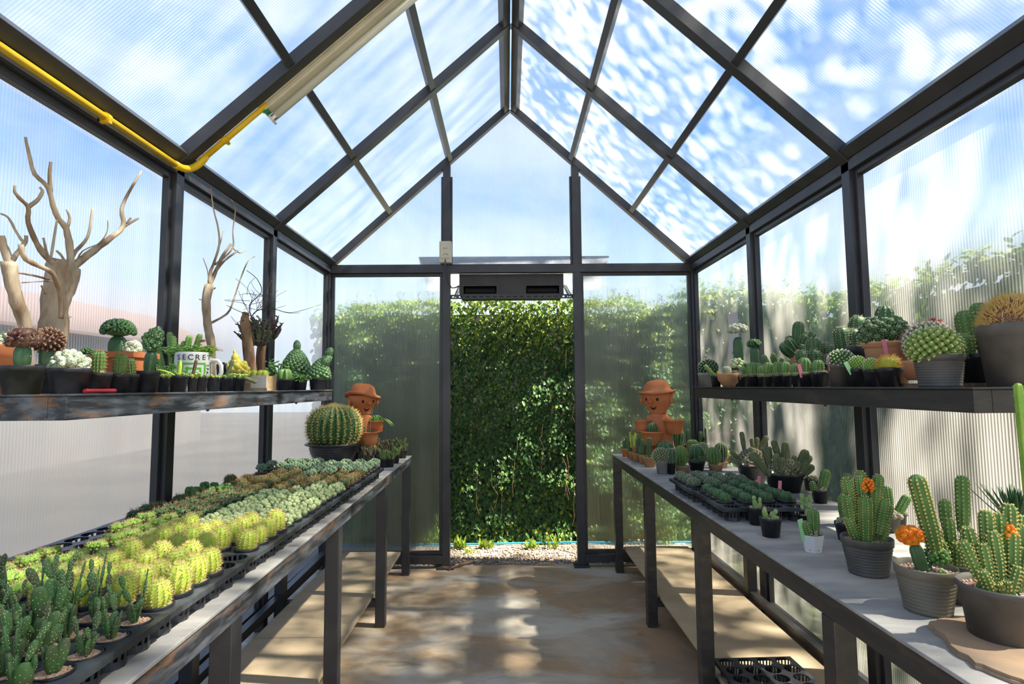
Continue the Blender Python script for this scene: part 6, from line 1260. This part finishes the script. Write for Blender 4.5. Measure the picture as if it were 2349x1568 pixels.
offs = lambda R_, n, t: (lambda k: [(lambda b, rr: mound(b, (0, -.003, 0), (R_ * k, R_ * k * .8, R_ * k * .7), n, t * k, rr=rr, stretch=1.4), [PNB], 'offsets')])
colpot(z6, 850, 230, 95, 145, BLK2, 'black pot with a low grey cluster behind the leaning striped cactus', ((10, 0, 0, .1, 0, 40, 12),), [G_OLIVE, PALE, PALE], seed=160, extra=offs(40, 24, 10))
colpot(z6, 915, 318, 112, 222, BLK2, 'black pot with a long striped cactus leaning right, past the big bowl', ((10, 0, 0, .28, 0, 165, 34), (-40, 0, 0, -.15, 0, 80, 22)), [G_MID, PALE, PALE], seed=161, extra=offs(38, 16, 11))
def bunny(zf, cx, by, w, ry, lb, pads, seed, H_=90):
    l, k, rt, h = TBL(zf, cx, by, w, ry)
    def f(b, rr):
        for x, z, dx, hh_, ww in pads: pad(b, (x * k, rr.uniform(-.006, .006), z * k), (dx, 0, 1), hh_ * k, ww * k, ww * .45 * k, (rr.uniform(-.3, .3), -1, 0), 0, 1, 40, rr, .0011)
    return potted(lb, l, rt, rt * .76, h, BLK2, f, [G_JADE, PALE], seed=seed)
bunny(z6, 470, 470, 118, 340, 'black pot of small bunny-ear cactus, left behind its twin', ((0, -5, -.2, 80, 40), (18, -5, .3, 60, 34), (-12, 55, .0, 40, 28), (30, 38, .2, 42, 28), (-26, -5, -.5, 34, 26)), 162)
bunny(z6, 572, 556, 148, 415, 'black pot of small bunny-ear cactus nearest the aisle', ((-22, -5, -.3, 85, 40), (12, -5, .2, 60, 42), (30, -8, .5, 40, 38), (35, 30, .3, 44, 36), (-34, 50, -.2, 42, 26), (20, -8, .1, 45, 44)), 163)
bunny(z6, 812, 440, 92, 345, 'black pot of bunny-ear cactus behind the white square pot', ((-16, -5, -.2, 80, 36), (14, -5, .3, 70, 34), (-22, 62, -.1, 52, 32), (28, 50, .25, 54, 36), (4, 40, 0, 50, 34)), 164)
l, k, rt, h = TBL(z6, 810, 462, 100, 405); 
bunny(z6, 815, 462, 96, 395, 'black pot with bunny-ear pads and a tan base, right against the white pot', ((0, -5, 0, 60, 34), (-22, 40, -.2, 40, 28), (14, 50, .15, 45, 30), (6, -10, 0, 40, 40)), 165)
# white six-sided pot
l, k, rt, h = TBL(z6, 862, 665, 168, 535)
t = thing('potted_cactus', 'white angular pot with two striped cacti and a pale green tag', 'potted cactus', l, .25)
b = MB(); vs = []; ro = rt * .94
for r_, z in ((ro * .74, 0), (ro, h), (ro * .93, h), (ro * .85, h * .80)):
    for j in range(6): a = pi / 3 * j; vs.append((r_ * cos(a), r_ * sin(a), z))
b.add(vs, [(i * 6 + j, i * 6 + (j + 1) % 6, (i + 1) * 6 + (j + 1) % 6, (i + 1) * 6 + j) for i in range(3) for j in range(6)] + [(5, 4, 3, 2, 1, 0)]); bevel(b.build('pot', WHP, t), .002)
for j in (3, 4, 5):
    a = pi / 3 * (j + .5) ; b = MB(); q = ro * .76 * cos(pi / 6); n_ = V((cos(a), sin(a), 0)); s_ = V((-sin(a), cos(a), 0)); o_ = n_ * q + V((0, 0, .010)); bar(b, o_ - s_ * .002, o_ + s_ * .002, .005, .0012, up=n_, off=-.0004); b.build('drain_slot', DARKIN, t)
add_fill(t, ro * .9, h, GRAV, False, .9, 7)
b = MB(); rr = random.Random(8); column(b, (18 * k, 0, -.002), (0, 0, 1), 200 * k, 40 * k, 9, .28, .8, 13, 4, wool=.0015, step=.0055, rr=rr); column(b, (-38 * k, -8 * k, -.002), (-.30, 0, 1), 122 * k, 28 * k, 9, .28, .8, 11, 4, wool=.0015, step=.0055, rr=rr); add_plant(t, b, [G_MID, PALE, PALE], h * .88)
b = MB(); mound(b, (10 * k, -12 * k, 0), (58 * k, 40 * k, 40 * k), 26, 11 * k, rr=rr, stretch=1.3); add_plant(t, b, [PNB], h * .88, 'offsets')
add_tag(t, -70 * k, -.002, h * .7, 150 * k, GTAG, (-.22, 0), .016)
colpot(z6, 1110, 585, 170, 450, BLK2, 'black pot left of the big grey one, tall striped column over grey offsets', ((-20, 0, 40, .0, 0, 180, 38), (20, -30, 0, .6, -.2, 130, 30)), [G_MID, PALE, PALE], seed=170, extra=offs(68, 44, 13))
colpot(z6, 1115, 480, 120, 380, BLK2, 'black pot farther back with a striped column over grey peanut offsets', ((0, 0, 110, 0, 0, 180, 36),), [G_MID, PALE, PALE], seed=171, extra=lambda k: [(lambda b, rr: mound(b, (0, 0, 40 * k), (45 * k, 40 * k, 90 * k), 50, 13 * k, rr=rr, stretch=1.4), [PNB], 'offsets')])
colpot(z6, 1418, 523, 104, 398, GRYP, 'grey pot to the right of the orange-flowered cluster, one stem leaning right', ((20, 0, 0, .65, 0, 190, 32), (-10, 0, 60, -.1, 0, 170, 30)), [G_MID, PALE, PALE], seed=172, extra=offs(48, 20, 14))
colpot(z6, 1482, 487, 62, 380, GRYP, 'small grey pot half hidden at the far right behind the leaning cactus', ((0, 0, 0, -.1, 0, 90, 16),), [G_DARK, PALE, PALE], seed=173, extra=offs(26, 14, 10))
FC = [G_MID, YSP, YSP]
colpot(z6, 1250, 833, 335, 560, GRYP, 'ringed grey pot with a tall cluster of bright green ribbed columns and an orange flower',
       ((-100, 0, 150, -.15, 0, 190, 40), (-60, 30, 60, -.1, 0, 350, 40), (-30, -40, 10, .0, -.05, 330, 46), (50, 20, 0, .1, 0, 400, 44), (70, -20, 60, .25, 0, 260, 36), (-70, -10, 0, -.35, 0, 190, 34), (105, 0, 70, .35, 0, 210, 38), (85, 20, 200, .15, 0, 280, 38), (20, 40, 250, .0, .1, 250, 36), (-10, 10, 210, -.05, 0, 260, 36), (100, -20, 0, .3, 0, 140, 26), (-75, 20, 180, -.15, 0, 280, 38)), FC, style='ringed', big=True, seed=174, ribs=8, wool=.0018, step=.006, spn=2, spl=.004,
       extra=lambda k: [(lambda b, rr: mound(b, (20 * k, -10 * k, 390 * k), (40 * k, 25 * k, 50 * k), 34, 12 * k, rr=rr, lo=-.8), [MOON], 'flower')])
l, k, rt, h = TBL(z6, 1665, 1105, 405, 765)
rt *= .97
potted('olive grey pot with an orange moon cactus and one tall leaning green column', l, rt, rt * .74, h, mat('olive_plastic_pot', (.17, .155, .115), .55, (.21, .19, .14), 12, 4), None, None, style='ringed', big=True, seed=175, plants=[
   (lambda b, rr: (column(b, (-20 * k, 0, -.004), (-.25, 0, 1), 215 * k, 50 * k, 3, .5, .9, 9, 6, wool=.0018, step=.012, rr=rr), column(b, (25 * k, 10 * k, -.004), (0, 0, 1), 160 * k, 34 * k, 3, .45, .9, 8, 6, wool=.0018, step=.012, rr=rr)), [G_STOCK, PALE, PALE], 'stock'),
   (lambda b, rr: ([gymno(b, (-100 * k + o.x * 62 * k, o.y * 50 * k, 230 * k + o.z * 50 * k), 34 * k, 40 * k, 8, rr, 0, .002, tub=False) for o in [V((cos(i * 2.4) * sqrt(1 - (1 - 2 * (i + .5) / 26) ** 2), sin(i * 2.4) * sqrt(1 - (1 - 2 * (i + .5) / 26) ** 2), 1 - 2 * (i + .5) / 26)) for i in range(26)]]), [MOON], 'moon_cactus'),
   (lambda b, rr: (column(b, (95 * k, 10 * k, 100 * k), (-.20, 0, 1), 590 * k, 58 * k, 9, .28, .8, 26, 4, bend=(-30 * k, 0, 0), wool=.0028, step=.0075, spn=3, spl=.005, rr=rr), mound(b, (95 * k, -10 * k, 90 * k), (58 * k, 40 * k, 60 * k), 40, 17 * k, rr=rr, lo=-.7)), [G_MID, YSP, YSP], 'cactus'),
   (lambda b, rr: mound(b, (70 * k, -70 * k, 0), (20 * k, 20 * k, 16 * k), 9, 9 * k, rr=rr), [G_BRIGHT], 'seedling')])
colpot(z6, 1880, 1022, 300, 735, GRYP, 'dark pot behind the moon cactus with a clump of curved columns, one very tall',
       ((70, 10, 250, .05, 0, 400, 44), (-30, 0, 120, -.05, 0, 240, 38), (-40, 20, 270, -.02, 0, 210, 38), (-110, 0, 0, -.75, 0, 170, 36), (-80, -30, 0, -.35, -.1, 230, 36), (-30, -40, 0, -.05, -.1, 200, 32), (10, -40, 0, .1, -.1, 260, 36), (30, -10, 0, .3, 0, 190, 34), (70, 10, 0, .1, 0, 300, 38), (-70, 20, 0, -.2, 0, 300, 36)), FC, big=True, seed=176, ribs=8, wool=.002, step=.008, spn=2, spl=.004)
# slab of slate carrying the last pot
sp = [at(*z6(x, y), TZ) for x, y in ((1655, 1165), (1760, 1140), (1900, 1150), (2060, 1150), (2200, 1120), (2480, 1140), (2640, 1300), (2700, 1620), (2420, 1640), (2160, 1530), (1990, 1470), (1830, 1340), (1730, 1230))]
t = thing('slate_slab', 'flat irregular tan slate slab under the nearest pot on the right table', 'stone slab')
SLM = mat('tan_slate', (.42, .28, .17), .8, (.28, .21, .15), 7, 6, bump=.5, bscale=30)
b = MB(); rr = random.Random(4); cx_ = sum((p for p in sp), V()) / len(sp); pts = []
for i, p in enumerate(sp):
    q = sp[(i + 1) % len(sp)]
    for s_ in (0, .34, .67): m_ = p.lerp(q, s_); pts.append(m_ + (m_ - cx_).normalized() * rr.uniform(-.006, .006))
plate(b, [(p.x, p.y, TZ + .0006) for p in pts], (0, 0, 1), .005); plate(b, [(cx_.x + (p.x - cx_.x) * .975, cx_.y + (p.y - cx_.y) * .975, TZ + .0056) for p in pts], (0, 0, 1), .005); b.build('slab', SLM, t)
l, k, rt, h = TBL(z6, 2190, 1350, 520, 955, .8); l.z = TZ + .0112
def fairy(b, rr):
    for x, y, z, lx, ly, L_, q in ((-170, -10, 130, -.4, 0, 300, 42), (-140, 30, 200, -.2, 0, 320, 44), (-60, 0, 20, -.55, 0, 150, 30), (-50, 20, 250, .0, 0, 400, 48), (-20, -30, 120, -.1, 0, 370, 46), (-90, -30, 50, -.15, 0, 340, 40), (80, -20, 80, .08, 0, 400, 48), (60, 30, 200, .02, 0, 420, 50), (130, 20, 260, .03, 0, 440, 50), (20, -60, 0, .25, -.1, 230, 34), (-110, -50, 0, -.45, -.1, 210, 34), (130, -40, 60, .2, 0, 300, 44), (-10, -70, 0, -.1, -.2, 120, 26), (-40, -70, 0, -.4, -.1, 110, 24), (180, 10, 100, .1, 0, 420, 48), (210, 30, 250, .1, 0, 360, 48)):
        column(b, (x * k * .9, y * k, z * k * .8 - .004), (lx, ly, 1), L_ * k * .95, q * k, 8, .28, .75, 16, 4, wool=.0022, step=.0065, spn=2, spl=.004, rr=rr)
    for i in range(60): a = i * 2.4; q = sqrt((i + .5) / 60); blob(b, (cos(a) * q * 140 * k, sin(a) * q * 90 * k, 120 * k * (1 - q * q)), (20 * k, 20 * k, 30 * k), 7, 5, 0)
potted('dark brown pot on the slate slab with a many-armed fairy castle cactus', l, rt, rt * .78, h, GRYP, None, None, big=True, seed=177, style='rolled', plants=[(fairy, FC, 'cactus'), (lambda b, rr: mound(b, (95 * k, -20 * k, 400 * k), (30 * k, 25 * k, 60 * k), 20, 16 * k, rr=rr, lo=-.8), [MOON], 'flower')])
p = at(2349, 1290, TZ)
potted('black pot behind the fairy castle cactus holding a spiky dark agave', V((1.155, at(2332, 1190, 1.155, 0).y, TZ)), .055, .042, .10, BLK2, lambda b, rr: (rosette(b, (0, 0, .03), 50, .11, .006, rr, rise=.5), ), [G_DARK], seed=178, name='potted_succulent', cat='potted succulent')
p = V((.985, .92, TZ))
pe = at(2353, 1000, .985, 0); kq = (pe - CAM).dot(FW) / F0
potted('black pot at the right frame edge with a very tall slim green stem', V((pe.x, pe.y, TZ)), .05, .038, .09, BLK2, lambda b, rr: column(b, (0, 0, 0), (-.02, 0, 1), at(2353, 876, .985, 0).z - TZ - .08, .0085, 5, .25, .95, 24, 4, wool=.001, step=.02, rr=rr), [G_BRIGHT, PALE, PALE], seed=179)

# --- far end of the left table
l = at(752, 1064, TZ); kb = (l - CAM).dot(FW) / F0; rt = 64 * kb; h = 48 * kb; l = V((max(l.x, -1.255 + rt), l.y + .02, TZ))
t = thing('barrel_cactus', 'big golden barrel cactus in a black bowl at the far end of the left table', 'potted cactus', l)
add_pot(t, rt, rt * .55, h, BLK2, 'flange'); add_fill(t, rt * .84, h, GRAV, False, .9)
b = MB(); column(b, (0, 0, -.002), (0, 0, 1), 90 * kb, 60 * kb, 25, .22, ball=True, seg=16, per=4, wool=.0034, step=.016, spn=8, spl=.026, spw=.0011, rr=random.Random(3), mi=0)
rr = random.Random(6)
for i in range(420): a = rr.uniform(0, 6.28); q = rr.uniform(0, .4); spike(b, (cos(a) * q * 60 * kb, sin(a) * q * 60 * kb, 88 * kb - q * q * 40 * kb), (cos(a) * q * 2, sin(a) * q * 2, 1), .026, .0012, 2)
add_plant(t, b, [G_BARREL, YSP, mat('golden_barrel_spines', (.82, .62, .22), .65)], h * .9)
l = at(790, 1040, TZ)
potted('second golden barrel cactus, mostly hidden between the big one and the figure planter', V((lf.x - .085 * ms2, lf.y + .08, TZ)), .06, .05, .12, BLK, lambda b, rr: column(b, (0, 0, 0), (0, 0, 1), .14, .075, 18, .2, ball=True, seg=10, per=2, wool=.002, step=.014, spn=5, spl=.014, rr=rr), [G_MID, YSP, YSP], seed=189)
spots = [(1290, 1165, 120), (1390, 1160, 130), (1490, 1190, 130), (1560, 1130, 120), (1610, 1180, 130), (1660, 1110, 140), (1680, 1240, 130), (1740, 1160, 130), (1790, 1090, 140), (1850, 1190, 120), (1720, 1010, 210), (1640, 1040, 160), (1880, 1100, 150), (1950, 1130, 110), (1450, 1120, 120), (1760, 1235, 110)]
wd = ['against the barrel cactus bowl', 'just right of the barrel cactus bowl', 'before the figure planter foot', 'at the figure planter foot, rear', 'front middle of the dark clump', 'rear middle of the dark clump', 'drooping at the tray end', 'middle of the dark clump on the aisle side', 'behind the drooping one', 'aisle edge with pale drooping stems', 'tallest, beside the figure planter', 'leaning on the figure planter', 'second from the table end', 'alone at the far table end', 'short, under the front pocket pot', 'nearest the aisle at the tray end']
for i, ((x, y, hh_), w_) in enumerate(zip(spots, wd)):
    px, py = z3(x, y + 22); l = at(px, py, TZ); l.y = min(l.y, 3.82 - .03 * (i % 2)); l.x = min(l.x, -.715); k = (l - CAM).dot(FW) / F0 / 5.227
    potted('small pot of upright brownish finger stems, ' + w_, l, .029, .022, .052, BLK2, lambda b, rr, k=k, hh_=hh_: [column(b, (rr.uniform(-1, 1) * .024, rr.uniform(-1, 1) * .02, 0), (rr.uniform(-.5, .5), rr.uniform(-.4, .2), 1), hh_ * k * rr.uniform(.5, 1.0), .0055, 5, .3, .9, 7, 2, wool=.0008, step=.005, spn=1, spl=.0035, rr=rr) for _ in range(16)], [DARKSUC if i % 3 else G_MID, TSP, TSP], seed=190 + i, name='potted_succulent', cat='potted succulent', group='small dark finger-stem pots on the left table')
